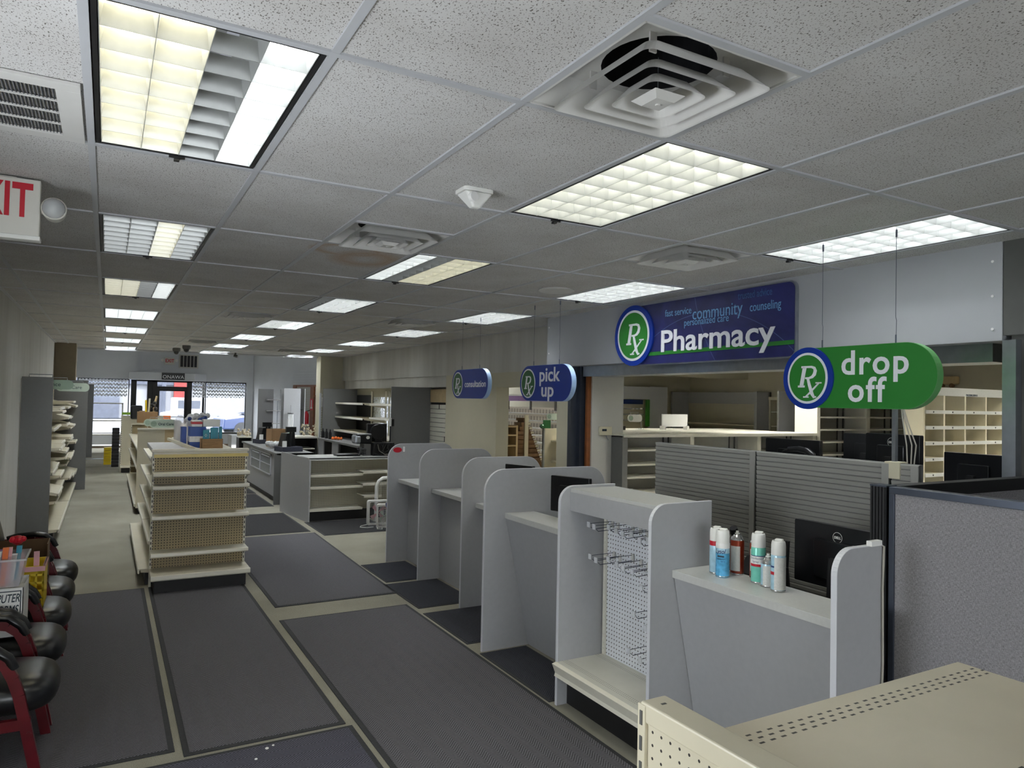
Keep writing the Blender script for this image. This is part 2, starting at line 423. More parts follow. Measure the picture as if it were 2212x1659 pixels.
def rounded(w, h, r, n=8, x0=0, z0=0, corners=(1, 1, 1, 1)):
    """rounded rectangle outline, corners (bl, br, tr, tl)"""
    P = []
    for k, (cx, cz, a0) in enumerate(((x0+r, z0+r, PI), (x0+w-r, z0+r, 1.5*PI), (x0+w-r, z0+h-r, 0), (x0+r, z0+h-r, .5*PI))):
        if corners[k]: P += [(cx+r*math.cos(a0+.5*PI*i/n), cz+r*math.sin(a0+.5*PI*i/n)) for i in range(n+1)]
        else: P.append(((x0 if k in (0, 3) else x0+w), (z0 if k in (0, 1) else z0+h)))
    return P
def ellipse(cx, cz, rx, rz, n=40): return [(cx+rx*math.cos(2*PI*i/n), cz+rz*math.sin(2*PI*i/n)) for i in range(n)]
def V(x, y, z): return (x, y, z)

# ================================================================ THE SETTING
floor = MB(); floor.box(-.95, 11, -5.5, 27.0, -.08, 0); struct(floor.build('floor', 'carpet'))
# left wall: one unseen opening near the camera, added to let cool daylight in
mb = MB(); mb.box(-1.0, -.83, 2.2, 26.2, 0, 3.6); mb.box(-1.0, -.83, -5.5, 2.2, 0, .9); mb.box(-1.0, -.83, -5.5, 2.2, 2.1, 3.6)
mb.box(-1.0, -.83, -5.5, -.5, .9, 2.1); mb.box(-1, -.83, .8, 2.2, .9, 2.1); struct(mb.build('wall_left', 'wall_upper'))
mb = MB(); mb.box(-1, 11, -5.6, -5.5, 0, .8); mb.box(-1, 11, -5.6, -5.5, 2.1, 3.6); mb.box(-1, -.3, -5.6, -5.5, .8, 2.5); mb.box(2.2, 11, -5.6, -5.5, .8, 2.5)
struct(mb.build('wall_back', 'wall_paint'))  # wall behind the camera, its gap added to admit sky light
# right wall of the sales floor: soffit band, recessed lower wall with openings
mb = MB(); mb.box(4.9, 5.25, 5.04, 14.8, 2.245, 3.6); struct(mb.build('trim_1', 'wall_upper'))
mb = MB(); mb.box(5.1, 5.25, 8.75, 11.5, 0, 2.245); mb.box(5.1, 5.25, 12.95, 14.8, 0, 2.245); mb.box(5.1, 5.25, 11.5, 12.95, 0, 1.0); mb.box(5.1, 5.25, 11.5, 12.95, 1.88, 2.245); mb.box(4.9, 5.1, 7.0, 8.75, 0, 2.245); mb.box(4.9, 5.1, 5.3, 7.0, 2.04, 2.245); mb.box(4.82, 5.1, 5.04, 5.30, 0, 2.245)
struct(mb.build('wall_right', 'wall_beige'))
mb = MB(); mb.box(4.93, 5.1, 8.76, 14.6, 2.06, 2.245); struct(mb.build('trim_2', 'wall_upper'))
# pharmacy fascia
mb = MB(); mb.box(4.5, 4.86, .19, 5.04, 2.24, 2.83); struct(mb.build('trim_3', 'fascia_paint', bevel=.003))
mb = MB(); mb.box(4.86, 5.25, .19, 5.04, 2.24, 2.83); mb.box(4.505, 5.6, -5.4, .186, 2.27, 2.83); struct(mb.build('trim_4', 'dark_wall'))
mb = MB(); mb.box(4.62, 4.9, .30, 4.48, 2.13, 2.24); struct(mb.build('trim_5', 'steel'))
# jambs of the pharmacy opening
mb = MB(); mb.box(4.52, 4.60, 4.56, 4.62, 0, 2.24); mb.box(4.60, 4.70, 4.50, 4.56, 0, 2.24); struct(mb.build('trim_6', 'dark_steel'))
mb = MB(); mb.box(4.64, 4.76, 4.42, 4.455, 0, 2.14); struct(mb.build('trim_7', 'wood_brown'))
mb = MB(); mb.box(4.69, 5.12, 4.40, 4.60, 0, 2.2); struct(mb.build('wall_pharmacy_column', 'wall_paint'))
mb = MB(); mb.box(4.46, 4.52, .10, .17, 0, 2.24); struct(mb.build('trim_8', 'steel'))
mb = MB(); mb.box(4.52, 5.6, -5.4, .15, 0, 2.27); struct(mb.build('wall_pharmacy_end', 'dark_wall'))
# pharmacy room and the aisle beyond it
mb = MB(); mb.box(9.6, 9.75, 5.3, 17, 0, 3); struct(mb.build('wall_pharmacy_side', 'wall_beige'))
mb = MB(); mb.box(7.6, 9.6, 8.1, 8.2, 0, 3); struct(mb.build('wall_pharmacy_rear', 'wall_beige'))
mb = MB(); mb.box(5.25, 9.6, 17, 17.1, 0, .9); mb.box(5.25, 9.6, 17, 17.1, 2.5, 3); mb.box(5.25, 5.5, 17, 17.1, .9, 2.5); mb.box(9.3, 9.6, 17, 17.1, .9, 2.5); struct(mb.build('wall_card_aisle', 'wall_white'))  # end wall with a wide gap added to brighten the card aisle
mb = MB(); mb.box(5.25, 9.6, 6.7, 6.95, 2.30, 2.83); struct(mb.build('trim_9', 'wall_beige'))
# pilaster at left and column at right of the ceiling's far edge
mb = MB(); mb.box(-.83, -.47, 14.4, 14.9, 0, 2.83); struct(mb.build('wall_left_pilaster', 'wall_brown'))
mb = MB(); mb.box(4.36, 4.62, 14.62, 15.0, 0, 2.83); mb.box(4.62, 5.25, 14.70, 15.0, 0, 2.83); struct(mb.build('wall_right_column', 'wall_beige'))

# ceiling: tiles per grid cell (cells of lights and diffusers left open), then the T-bars
LIGHTS = [(0, j) for j in range(0, 14, 2)]+[(3, j) for j in range(0, 14, 2)]+[(6, j) for j in range(0, 14, 2)]
FILL_LIGHTS = [(9, 1), (12, 0), (12, 3), (10, 5), (13, 7), (11, 9), (10, -2), (12, -3), (14, 0)]  # unseen fixtures added to brighten the pharmacy room and card aisle
DIFF = [(2, -1, .5), (2, 1, .5), (2, 5, .5), (5, 1, 0), (5, 5, 0), (2, 9, .5), (5, 10, .5)]     # (i, j, offset in the 4 ft cell) 2 x 2 ft
def far_edge(x): return 15.85-(x+.83)*.175
mb = MB()
for i in range(-2, 18):
    x0, x1 = max(i*TX, -.83), (i+1)*TX
    if x1 <= -.83: continue
    for j in range(-5, 14):
        y0, y1 = j*TY, (j+1)*TY
        if (i, j) in LIGHTS or (i, j) in FILL_LIGHTS: continue
        d = [q for q in DIFF if q[0] == i and q[1] == j]
        if i > 8 and j > 11: continue
        if d:
            yy = y0+(0 if d[0][2] == 0 else TY/2); y0b, y1b = (y0+TY/2, y1) if d[0][2] == 0 else (y0, y0+TY/2)
            mb.box(x0, x1, y0b, y1b, CEIL+.006, CEIL+.02)
        else:
            if y0 > far_edge(x0)-.05: continue
            if y1 > far_edge(x1): 
                mb.prism([(x0, y0), (x1, y0), (x1, max(far_edge(x1), y0+.01)), (x0, far_edge(x0))], 'z', CEIL+.006, CEIL+.02)
            else: mb.box(x0, x1, y0, y1, CEIL+.006, CEIL+.02)
struct(mb.build('ceiling', 'ceiling_tile'))
mb = MB(); T = .0125
for i in range(-1, 18): mb.box(i*TX-T, i*TX+T, -5.4, far_edge(i*TX) if i < 9 else 14.6, CEIL-.001, CEIL+.008)
for j in range(-4, 13): 
    mb.box(-.83, 10.5, j*TY-T, j*TY+T, CEIL-.0015, CEIL+.0075)
for i, j, o in DIFF: mb.box(i*TX, (i+1)*TX, j*TY+TY/2-T, j*TY+TY/2+T, CEIL-.0015, CEIL+.0075)
mb.prism([(-.83, far_edge(-.83)-.03), (5.2, far_edge(5.2)-.03), (5.2, far_edge(5.2)), (-.83, far_edge(-.83))], 'z', CEIL-.03, CEIL+.05)
mb.box(-.83, -.80, -5.4, 15.85, CEIL-.002, CEIL+.008)
struct(mb.build('trim_10', 'grid_paint'))
# plenum above the tiles and the higher ceiling of the storefront bay
mb = MB(); mb.box(-1, 11, -5.5, 15.5, 3.2, 3.25); mb.box(-1, 8, 15.5, 26.4, 3.62, 3.68); mb.prism([(-.83, far_edge(-.83)), (5.2, far_edge(5.2)), (5.2, far_edge(5.2)+.05), (-.83, far_edge(-.83)+.05)], 'z', CEIL+.05, 3.65); mb.box(5.2, 9.7, 14.75, 14.8, 2.85, 3.65)
struct(mb.build('ceiling_plenum', 'ceiling_white'))

# storefront wall, y = 26
mb = MB()
mb.box(-.83, .97, 25.75, 26.15, 2.36, 3.65); mb.box(.97, 4.8, 26.0, 26.15, 2.34, 3.65); mb.box(4.56, 4.80, 26, 26.15, 0, 2.34)
mb.box(-.83, .74, 26.0, 26.15, 0, .46); mb.box(3.1, 4.6, 26, 26.15, 0, .46)
struct(mb.build('wall_front', 'wall_white'))
mb = MB(); mb.box(-.83, .74, 25.985, 26, 0, .09); mb.box(3.1, 4.6, 25.985, 26, 0, .09); struct(mb.build('baseboard_front', 'baseboard'))
mb = MB(); mb.hexa([(4.78, 26.1, 0), (4.86, 26.1, 0), (6.9, 20.6, 0), (6.8, 20.6, 0)], [(4.78, 26.1, 3.65), (4.86, 26.1, 3.65), (6.9, 20.6, 3.65), (6.8, 20.6, 3.65)]); mb.box(5.2, 7.0, 14.8, 20.6, 0, .01)
mb.box(6.8, 6.9, 14.8, 20.6, 0, .8); mb.box(6.8, 6.9, 14.8, 20.6, 3.0, 3.65); mb.box(6.8, 6.9, 20.2, 20.6, .8, 3); struct(mb.build('wall_right_front', 'wall_white'))  # side opening added out of view to bring daylight into the bay
# windows and door of the storefront
def window(n, x0, x1, z0, z1, fr, gx=None):
    o = MB((x0, 26.03, z0)); o.box(x0, x0+fr, 26.02, 26.1, z0, z1).box(x1-fr, x1, 26.02, 26.1, z0, z1).box(x0, x1, 26.02, 26.1, z1-.05, z1).box(x0, x1, 26.02, 26.1, z0, z0+.05)
    w_ = struct(o.build('window_%d' % n, 'black_metal')); g = MB((x0, 26.03, z0)); g.box(x0+fr, x1-fr, 26.055, 26.06, z0+.05, z1-.05); g.build('pane', 'window_glass', w_); return w_
window(1, -.80, .74, .46, 2.36, .03); window(2, .79, 1.46, .05, 2.34, .17); window(3, 2.55, 3.14, .46, 2.34, .07); window(4, 3.16, 4.56, .46, 2.34, .03)
d = MB((1.46, 26.03, 0)); d.box(1.46, 1.60, 26.0, 26.1, 0, 2.34).box(2.56, 2.72, 26.0, 26.1, 0, 2.34).box(1.46, 2.7, 26.0, 26.1, 2.28, 2.34).box(1.6, 2.56, 26.0, 26.1, 2.03, 2.13)
d.box(1.60, 1.68, 26.02, 26.08, .05, 2.03).box(2.48, 2.56, 26.02, 26.08, .05, 2.03).box(1.68, 2.48, 26.02, 26.08, 1.97, 2.03).box(1.68, 2.48, 26.02, 26.08, .05, .30)
dd = struct(d.build('door_1', 'black_metal')); g = MB((1.46, 26.03, 0)); g.box(1.68, 2.48, 26.05, 26.055, .3, 1.97).box(1.6, 2.56, 26.05, 26.055, 2.13, 2.28); g.build('pane', 'window_glass', dd)
g = MB((1.46, 26.03, 0)); g.box(1.68, 2.48, 25.97, 26.0, 1.05, 1.08); g.build('handle', 'steel', dd)
t = thing('door_header', 'long white box header over the shop door bearing a town name board', 'header', (.70, 25.9, 2.34))
m_ = MB((.70, 25.9, 2.34)); m_.prism([(.70, 25.47), (2.75, 25.47), (3.18, 25.99), (.98, 25.99), (.98, 25.74), (.70, 25.74)], 'z', 2.34, 2.60); m_.build('cover', 'wall_white', t, bevel=.01)
m_ = MB((.70, 25.9, 2.34)); m_.box(1.70, 2.42, 25.43, 25.465, 2.36, 2.60); m_.build('name_board', 'black_plastic', t)
text('lettering', 'ONAWA', .17, 'sign_white', t, (1.36, -.475, .06), align='CENTER')
# lace valances
def lace_panel(x0, x1, z0, z1, y, label):
    o = MB((x0, y, z1)); n = int((x1-x0)/.04)
    for k in range(n):
        a = x0+(x1-x0)*k/n; b = x0+(x1-x0)*(k+1)/n; ya = y+.02*math.sin(k*1.2); yb = y+.02*math.sin((k+1)*1.2); zb = z0+.03*abs(math.sin(k*.8))
        o.quad((a, ya, zb), (b, yb, zb), (b, yb, z1), (a, ya, z1))
    tag(o.build('lace_valance', 'lace'), label, 'curtain', 'lace valances across the shop windows')
lace_panel(-.76, .68, 1.72, 2.34, 25.93, 'white lace valance over the left shop window')
lace_panel(2.74, 3.14, 1.76, 2.32, 25.93, 'narrow gathered lace valance just right of the shop door')
lace_panel(3.2, 4.5, 1.76, 2.30, 25.93, 'wide lace valance over the window with the parked car')
# vent grille and exit sign over the door
t = thing('wall_vent', 'wall return grille of dark vertical slots beside the far exit sign', 'vent', (2.26, 25.96, 2.8))
m_ = MB((2.26, 25.96, 2.8)); m_.box(2.26, 2.90, 25.95, 26.0, 2.80, 3.28); m_.build('frame', 'wall_paint', t)
m_ = MB((2.26, 25.96, 2.8))
for k in range(5): m_.box(2.31+k*.113, 2.395+k*.113, 25.935, 25.96, 2.84, 3.24)
m_.build('slot', 'duct_dark', t)
t = thing('exit_sign', 'small red and white exit sign with two lamp heads over the shop door', 'exit sign', (1.80, 25.9, 2.92))
m_ = MB((1.80, 25.9, 2.92)); m_.box(1.80, 2.12, 25.88, 25.98, 2.90, 3.15); m_.build('housing', 'exit_housing', t, bevel=.01)
text('lettering', 'EXIT', .17, 'red', t, (.16, -.022, .06), align='CENTER', sx=.8, offset=.004)
for sx_ in (1.74, 2.18):
    m_ = MB((1.80, 25.9, 2.92)); m_.cyl((sx_, 25.97, 3.05), (sx_, 25.88, 3.05), .05, 14); m_.build('lamp_head', 'white_plastic', t, True)

# ---- street outside
mb = MB(); mb.box(-40, 60, 27, 75, -.15, -.05); struct(mb.build('floor_street', 'asphalt'))
b = thing('street_building', 'brick and pale shopfront across the street seen through the shop windows', 'building', (8, 62, 0))
m_ = MB((8, 62, 0)); m_.box(-30, 60, 60, 64, 0, 2.6); m_.build('shopfront', 'far_wall', b)
m_ = MB((8, 62, 0)); m_.box(-30, 60, 59.7, 64, 2.6, 8); m_.build('upper_wall', 'far_brick', b)
m_ = MB((8, 62, 0)); m_.box(-.9, .9, 59.8, 60, 0, 2.6); m_.box(2.8, 4.0, 59.8, 60, 0, 2.6); m_.build('brick_pier', 'far_brick', b)
m_ = MB((8, 62, 0)); m_.box(4.6, 5.6, 59.6, 60, .2, 2.9); m_.build('red_awning', 'brick_red', b)
m_ = MB((8, 62, 0)); m_.box(12.6, 13.2, 59.6, 60, 0, 2.6); m_.build('red_post', 'brick_red', b)
def vehicle(label, name, x, y, L, H, hood, mat, rz):
    t = thing(name, label, 'car', (x, y, -.05), rz)
    prof = [(0, .35), (.05, .85), (hood, 1.0), (hood+.7, H), (L-.8, H), (L-.15, 1.0), (L, .9), (L, .35)]
    m_ = MB(); m_.prism(prof, 'y', -.9, .9); m_.build('body', mat, t, bevel=.06)
    m_ = MB(); m_.prism([(hood+.08, 1.02), (hood+.68, H-.1), (L-.9, H-.1), (L-.4, 1.02)], 'y', -.915, .915); m_.build('side_window', 'car_glass', t)
    m_ = MB(); m_.prism([(hood-.02, 1.05), (hood+.6, H-.08), (hood+.55, H-.05), (hood-.09, 1.06)], 'y', -.75, .75); m_.build('windscreen', 'car_glass', t)
    for wx in (.85, L-.85):
        for s in (-.93, .93): m_ = MB(); m_.cyl((wx, s, .34), (wx, s*.78, .34), .34, 20); m_.build('wheel', 'tyre', t)
    return t
vehicle('white parked sport utility vehicle through the right shop window', 'car', 8.3, 43.5, 4.6, 1.7, 1.2, 'car_white', math.radians(12))
vehicle('blue car low beyond the right shop window sill', 'car', 4.6, 34, 4.2, 1.25, 1.2, 'car_blue', math.radians(8))
t = thing('pickup_truck', 'white pickup truck parked beyond the shop door, rear window showing', 'truck', (3.3, 38, -.05), math.radians(70))
m_ = MB(); m_.prism([(0, .4), (0, 1.0), (1.7, 1.05), (1.75, 1.75), (3.1, 1.75), (3.6, 1.1), (4.9, 1.0), (5, .4)], 'y', -.95, .95); m_.build('body', 'car_white', t, bevel=.06)
m_ = MB(); m_.box(1.70, 1.76, -.55, .55, 1.18, 1.6); m_.build('rear_window', 'car_glass', t)
for wx in (.9, 4.0):
    for s in (-.96, .96): m_ = MB(); m_.cyl((wx, s, .38), (wx, s*.78, .38), .38, 20); m_.build('wheel', 'tyre', t)
for nm, lb, x, y, h in (('street_lamp', 'grey blue lamp post standing across the street', 3.3, 50, 4.6),):
    m_ = MB((x, y, -.05)); m_.cyl((x, y, -.05), (x, y, h), .12, 12).ball((x, y, h-1.2), .45); tag(m_.build(nm, 'far_brick', smooth=True), lb, 'lamp post')

# ================================================================ CEILING FIXTURES
def mesh_of(mb, name, mat):
    me = bpy.data.meshes.new(name); me.from_pydata(mb.v, [], mb.f); me.update(); me.materials.append(MATS[mat]); return me
def obj_of(me, name, parent=None, loc=(0, 0, 0)):
    o = bpy.data.objects.new(name, me); COL.objects.link(o); o.parent = parent; o.location = loc; return o
G0, G1 = .016, .030
fr = MB(); 
for a, b_, c, d_ in ((G0, TX-G0, G0, G1), (G0, TX-G0, TY-G1, TY-G0), (G0, G1, G0, TY-G0), (TX-G1, TX-G0, G0, TY-G0)): fr.box(a, b_, c, d_, .004, .05)
ME_FRAME = mesh_of(fr, 'frame', 'black_metal')
ho = MB(); ho.box(G0, TX-G0, G0, TY-G0, .135, .14); ho.box(G0, G0+.004, G0, TY-G0, .05, .135); ho.box(TX-G0-.004, TX-G0, G0, TY-G0, .05, .135); ho.box(G0, TX-G0, G0, G0+.004, .05, .135); ho.box(G0, TX-G0, TY-G0-.004, TY-G0, .05, .135)
ME_HOUSE = mesh_of(ho, 'housing', 'white_plastic')
lo = MB(); a0, a1, b0, b1 = .034, TX-.034, .034, TY-.034
for k in range(5):
    x = a0+(a1-a0)*k/4; lo.hexa([(x-.001, b0, .004), (x+.001, b0, .004), (x+.001, b1, .004), (x-.001, b1, .004)], [(x-.010, b0, .062), (x+.010, b0, .062), (x+.010, b1, .062), (x-.010, b1, .062)])
    lo.box(x-.004, x+.004, b0, b1, .062, .134)
for k in range(9):
    y = b0+(b1-b0)*k/8
    lo.hexa([(a0, y-.001, .006), (a1, y-.001, .006), (a1, y+.001, .006), (a0, y+.001, .006)], [(a0, y-.012, .062), (a1, y-.012, .062), (a1, y+.012, .062), (a0, y+.012, .062)])
ME_LOUV = mesh_of(lo, 'louver', 'louver')
ME_TUBE = {}
for k, (nm, c, s) in TUBE.items():
    tb = MB(); tb.cyl((0, .05, .098), (0, TY-.05, .098), .017, 10); ME_TUBE[k] = mesh_of(tb, 'tube', nm)
ltch = MB(); ltch.box(.29, .31, TY-.012, TY+.012, -.012, .004).box(.27, .33, TY-.016, TY-.008, -.004, .004); ME_LATCH = mesh_of(ltch, 'latch', 'black_metal')
STATE = {(0, 0): 'YYDW', (0, 2): 'DDYD', (0, 4): 'YYDW', (3, 0): 'NNNN', (3, 2): 'WDYY', (3, 4): 'DWWW', (6, 0): 'WWWW', (6, 2): 'WWWW', (6, 4): 'WWWW', (6, 6): 'WWWW', (3, 6): 'WWCC'}
ORD = ['nearest', 'second', 'third', 'fourth', 'fifth', 'sixth', 'farthest']
def llab(i, j):
    if (i, j) in FILL_LIGHTS: return 'added unseen louvered light brightening the pharmacy room, above %s' % {(9, 1): 'the dark monitors', (12, 0): 'the sorting bays', (12, 3): 'the tall white shelving', (10, 5): 'the cream shelving', (13, 7): 'the pegboard wall', (11, 9): 'the card aisle', (10, -2): 'the right cubicle wall', (12, -3): 'the unseen end of the room', (14, 0): 'the far side wall'}[(i, j)]
    k = j//2
    special = {(0, 0): 'largest looking louvered troffer with two yellow, one dark and one white column', (0, 2): 'mostly dark troffer with a single lit column behind the large yellow one',
               (3, 0): 'fully lit pale yellow troffer just below the big square diffuser', (3, 2): 'troffer with a dark stripe beside the water stained tile', (6, 0): 'lit troffer above the drop off sign',
               (6, 2): 'lit troffer above the pharmacy board and pick up sign', (3, 4): 'troffer with one dim column next beyond the striped troffer'}
    if (i, j) in special: return special[(i, j)]
    return 'louvered ceiling light, %s from the camera in the %s row' % (ORD[k], {0: 'left', 3: 'middle', 6: 'right'}[i])
for i, j in LIGHTS+FILL_LIGHTS:
    t = thing('ceiling_light', llab(i, j), 'light', (i*TX, j*TY, CEIL), 0, 'louvered ceiling lights')
    obj_of(ME_FRAME, 'frame', t); obj_of(ME_HOUSE, 'housing', t); obj_of(ME_LOUV, 'louver', t); obj_of(ME_LATCH, 'latch', t)
    st = STATE.get((i, j), 'PPPP' if (i, j) in FILL_LIGHTS else 'CCCC')
    for k, s in enumerate(st): obj_of(ME_TUBE[s], 'tube', t, (a0+(a1-a0)*(k+.5)/4, 0, 0))

# square diffusers: sunken pan, dark duct, three nested cones and a centre plate
def ring(h0, h1, z0, z1, th=.004, c=TX/2):
    m = MB()
    n = 6
    def rr(h, z):
        r = min(.03, h*.3); P = []
        for cx, cy, aa in ((h-r, h-r, 0), (-h+r, h-r, .5*PI), (-h+r, -h+r, PI), (h-r, -h+r, 1.5*PI)):
            P += [(c+cx+r*math.cos(aa+.5*PI*q/n), c+cy+r*math.sin(aa+.5*PI*q/n), z) for q in range(n+1)]
        return P
    A, B, C2, D2 = rr(h0, z0), rr(h1, z1), rr(h1-th, z1+.002), rr(h0-th, z0+.003)
    L = len(A); vs = A+B+C2+D2
    fs = [(q*L+i, q*L+(i+1) % L, ((q+1) % 4)*L+(i+1) % L, ((q+1) % 4)*L+i) for q in range(4) for i in range(L)]
    m._add(vs, fs); return m
dp = MB(); dp.box(T, TX-T, T, .022, 0, .006).box(T, TX-T, TX-.022, TX-T, 0, .006).box(T, .022, T, TX-T, 0, .006).box(TX-.022, TX-T, T, TX-T, 0, .006)
H = TX/2-.02
P0 = [(.02, .02, .004), (TX-.02, .02, .004), (TX-.02, TX-.02, .004), (.02, TX-.02, .004)]; q_ = .10; P1 = [(q_, q_, .075), (TX-q_, q_, .075), (TX-q_, TX-q_, .075), (q_, TX-q_, .075)]
for k in range(4): dp.quad(P0[k], P0[(k+1) % 4], P1[(k+1) % 4], P1[k])
cn = 32; cc = TX/2
circ = [(cc+.175*math.cos(2*PI*k/cn+PI/4+PI), cc+.175*math.sin(2*PI*k/cn+PI/4+PI), .078) for k in range(cn)]
for s in range(4):   # top of the pan around the round neck
    seg = circ[s*8:(s+1)*8+1] if s < 3 else circ[24:]+[circ[0]]
    a = P1[s]; b_ = P1[(s+1) % 4]
    for e in range(8): dp.quad(a if e < 4 else b_, seg[e+1], seg[e])
    dp.quad(a, b_, seg[4])
ME_PAN = mesh_of(dp, 'pan', 'ceiling_white')
dk = MB(); dk.cyl((cc, cc, .078), (cc, cc, .30), .175, 32, caps=False); dk.cyl((cc, cc, .30), (cc, cc, .305), .178, 32); ME_DUCT = mesh_of(dk, 'duct', 'duct_dark')
ME_CONES = [mesh_of(ring(.238, .185, -.030, .030), 'cone', 'ceiling_white'), mesh_of(ring(.170, .118, -.034, .022), 'cone', 'ceiling_white'), mesh_of(ring(.108, .070, -.036, .010), 'cone', 'ceiling_white')]
ct = MB(); ct.hexa([(cc-.035, cc-.035, -.046), (cc+.035, cc-.035, -.046), (cc+.035, cc+.035, -.046), (cc-.035, cc+.035, -.046)], [(cc-.058, cc-.058, -.028), (cc+.058, cc-.058, -.028), (cc+.058, cc+.058, -.028), (cc-.058, cc+.058, -.028)]).cyl((cc, cc, -.050), (cc, cc, -.044), .008, 12)
ME_CTR = mesh_of(ct, 'centre_plate', 'ceiling_white')
hg = MB(); hb_ = MB(); hb_.box(-.012, .012, -.003, .003, .02, .08); ME_CLIP = mesh_of(hb_, 'bracket', 'ceiling_white')
hg.cyl((cc, cc, -.03), (cc, cc, .1), .0015, 6); ME_HANG = mesh_of(hg, 'hanger', 'steel')
DL = ['large square diffuser nearest the camera, above the bright yellow troffer', 'square diffuser beside the brown water stain', 'dark open diffuser left of the middle light row, far down the room',
      'square diffuser over the pharmacy fascia, left of the hanging drop off sign wires', 'small looking diffuser between the middle and right light rows', 'diffuser beside the dome cameras near the storefront', 'farthest diffuser before the right column']
for n_, (i, j, o_) in enumerate(DIFF):
    y = j*TY+(0 if o_ == 0 else TY/2)
    t = thing('ceiling_diffuser', DL[n_], 'air vent', (i*TX, y, CEIL), 0, 'square ceiling diffusers')
    obj_of(ME_PAN, 'pan', t); obj_of(ME_DUCT, 'duct', t); obj_of(ME_CTR, 'centre_plate', t); obj_of(ME_HANG, 'hanger', t)
    for aa in (.25*PI, .75*PI, 1.25*PI, 1.75*PI): obj_of(ME_CLIP, 'bracket', t, (cc+.2*math.cos(aa), cc+.2*math.sin(aa), 0))
    for me in ME_CONES: obj_of(me, 'cone', t)
# return grille at upper left
t = thing('return_grille', 'white ceiling return grille with dark fins at upper left', 'air vent', (-.62, .62, CEIL))
m_ = MB(); m_.box(-.0, .60, 0, .06, -.008, .004).box(0, .60, .53, .59, -.008, .004).box(0, .07, .06, .53, -.008, .004).box(.53, .60, .06, .53, -.008, .004)
for k in range(1, 4): m_.box(.07, .53, .06+k*.1175-.004, .06+k*.1175+.004, -.006, .002)
m_.build('frame', 'ceiling_white', t, bevel=.001)
m_ = MB()
for k in range(44): m_.box(.074+k*.0104, .0762+k*.0104, .06, .53, -.002, .012)
m_.build('fins', 'dark_steel', t); m_ = MB(); m_.box(.06, .54, .05, .54, .02, .024); m_.build('backing', 'duct_dark', t)
# detector, speaker, dome cameras
t = thing('smoke_detector', 'white wedge shaped motion detector on the ceiling tile left of the yellow troffer', 'detector', (1.53, .97, CEIL))
m_ = MB(); m_.prism(rounded(.15, .12, .02, 5, -.075, -.06), 'z', -.012, .006); m_.build('base', 'white_plastic', t, bevel=.003)
m_ = MB(); m_.hexa([(-.03, -.05, -.085), (.012, -.05, -.085), (.012, -.01, -.085), (-.03, -.01, -.085)], [(-.07, -.055, -.012), (.07, -.055, -.012), (.07, .05, -.012), (-.07, .05, -.012)]); m_.build('body', 'white_plastic', t, bevel=.01)
m_ = MB(); m_.cyl((-.03, -.066, -.04), (-.035, -.045, -.04), .022, 20); m_.build('lens', 'paper', t, True)
t = thing('ceiling_speaker', 'round perforated white ceiling speaker before the pharmacy board', 'speaker', (3.42, 3.19, CEIL))
m_ = MB(); m_.lathe([(.15, .006), (.155, -.004), (.14, -.010), (.12, -.010)], n=36); m_.build('rim', 'ceiling_white', t, True)
m_ = MB(); m_.lathe([(.119, -.008), (.118, -.006)], n=36); m_.build('grille', 'shelf_white', t, True)
for nm, x, y, lab in (('dome_camera', 1.30, 14.3, 'lower left of the two dark dome cameras above the far exit sign'), ('dome_camera', 1.40, 13.3, 'upper right of the two dark dome cameras above the far exit sign')):
    t = thing(nm, lab, 'camera', (x, y, CEIL), 0, 'dome cameras')
    m_ = MB(); m_.lathe([(.075, .005), (.075, -.05), (.06, -.07)], n=20); m_.build('housing', 'dark_wall', t, True)
    m_ = MB(); m_.ball((0, 0, -.075), .055); m_.build('dome', 'black_plastic', t, True)
t = thing('security_camera', 'single small dark camera hanging right of the vent grille', 'camera', (2.55, 15.0, CEIL))
m_ = MB(); m_.cyl((0, 0, .01), (0, 0, -.05), .02, 10).cyl((-.03, 0, -.06), (.04, -.04, -.08), .03, 12); m_.build('body', 'dark_wall', t, True)

# near exit sign hanging at the left edge
t = thing('exit_sign', 'large exit sign with one round lamp head, cut by the left picture edge', 'exit sign', (-.36, 1.91, 2.53))
m_ = MB(); m_.box(-.16, .152, -.02, .035, .0, .268); m_.build('housing', 'exit_housing', t, bevel=.006)
m_ = MB(); m_.box(-.165, .156, -.026, .04, -.008, .012); m_.build('base_trim', 'white_plastic', t, bevel=.003)
m_ = MB(); m_.box(-.02, .06, -.012, .03, .262, .272); m_.build('ceiling_bracket', 'exit_housing', t, bevel=.002)
text('lettering', 'EXIT', .21, 'red', t, (-.147, -.0215, .098), offset=.0055, sx=.60, spacing=1.05)
m_ = MB(); m_.cyl((.155, .01, .15), (.19, .01, .15), .03, 14).cyl((.205, -.035, .145), (.205, .045, .14), .052, 24, .044); m_.build('lamp_neck', 'exit_housing', t, True, bevel=.004)
m_ = MB(); m_.cyl((.205, -.036, .145), (.205, -.030, .145), .046, 28); h_ = m_.build('lamp_reflector', 'chrome', t, True)
m_ = MB(); m_.ball((.205, -.036, .145), .046, 20, 1); h2 = m_.build('lens', 'lens', t, True)
m_ = MB(); m_.box(.195, .215, -.05, -.036, .135, .155); m_.build('bulb', 'paper', t)

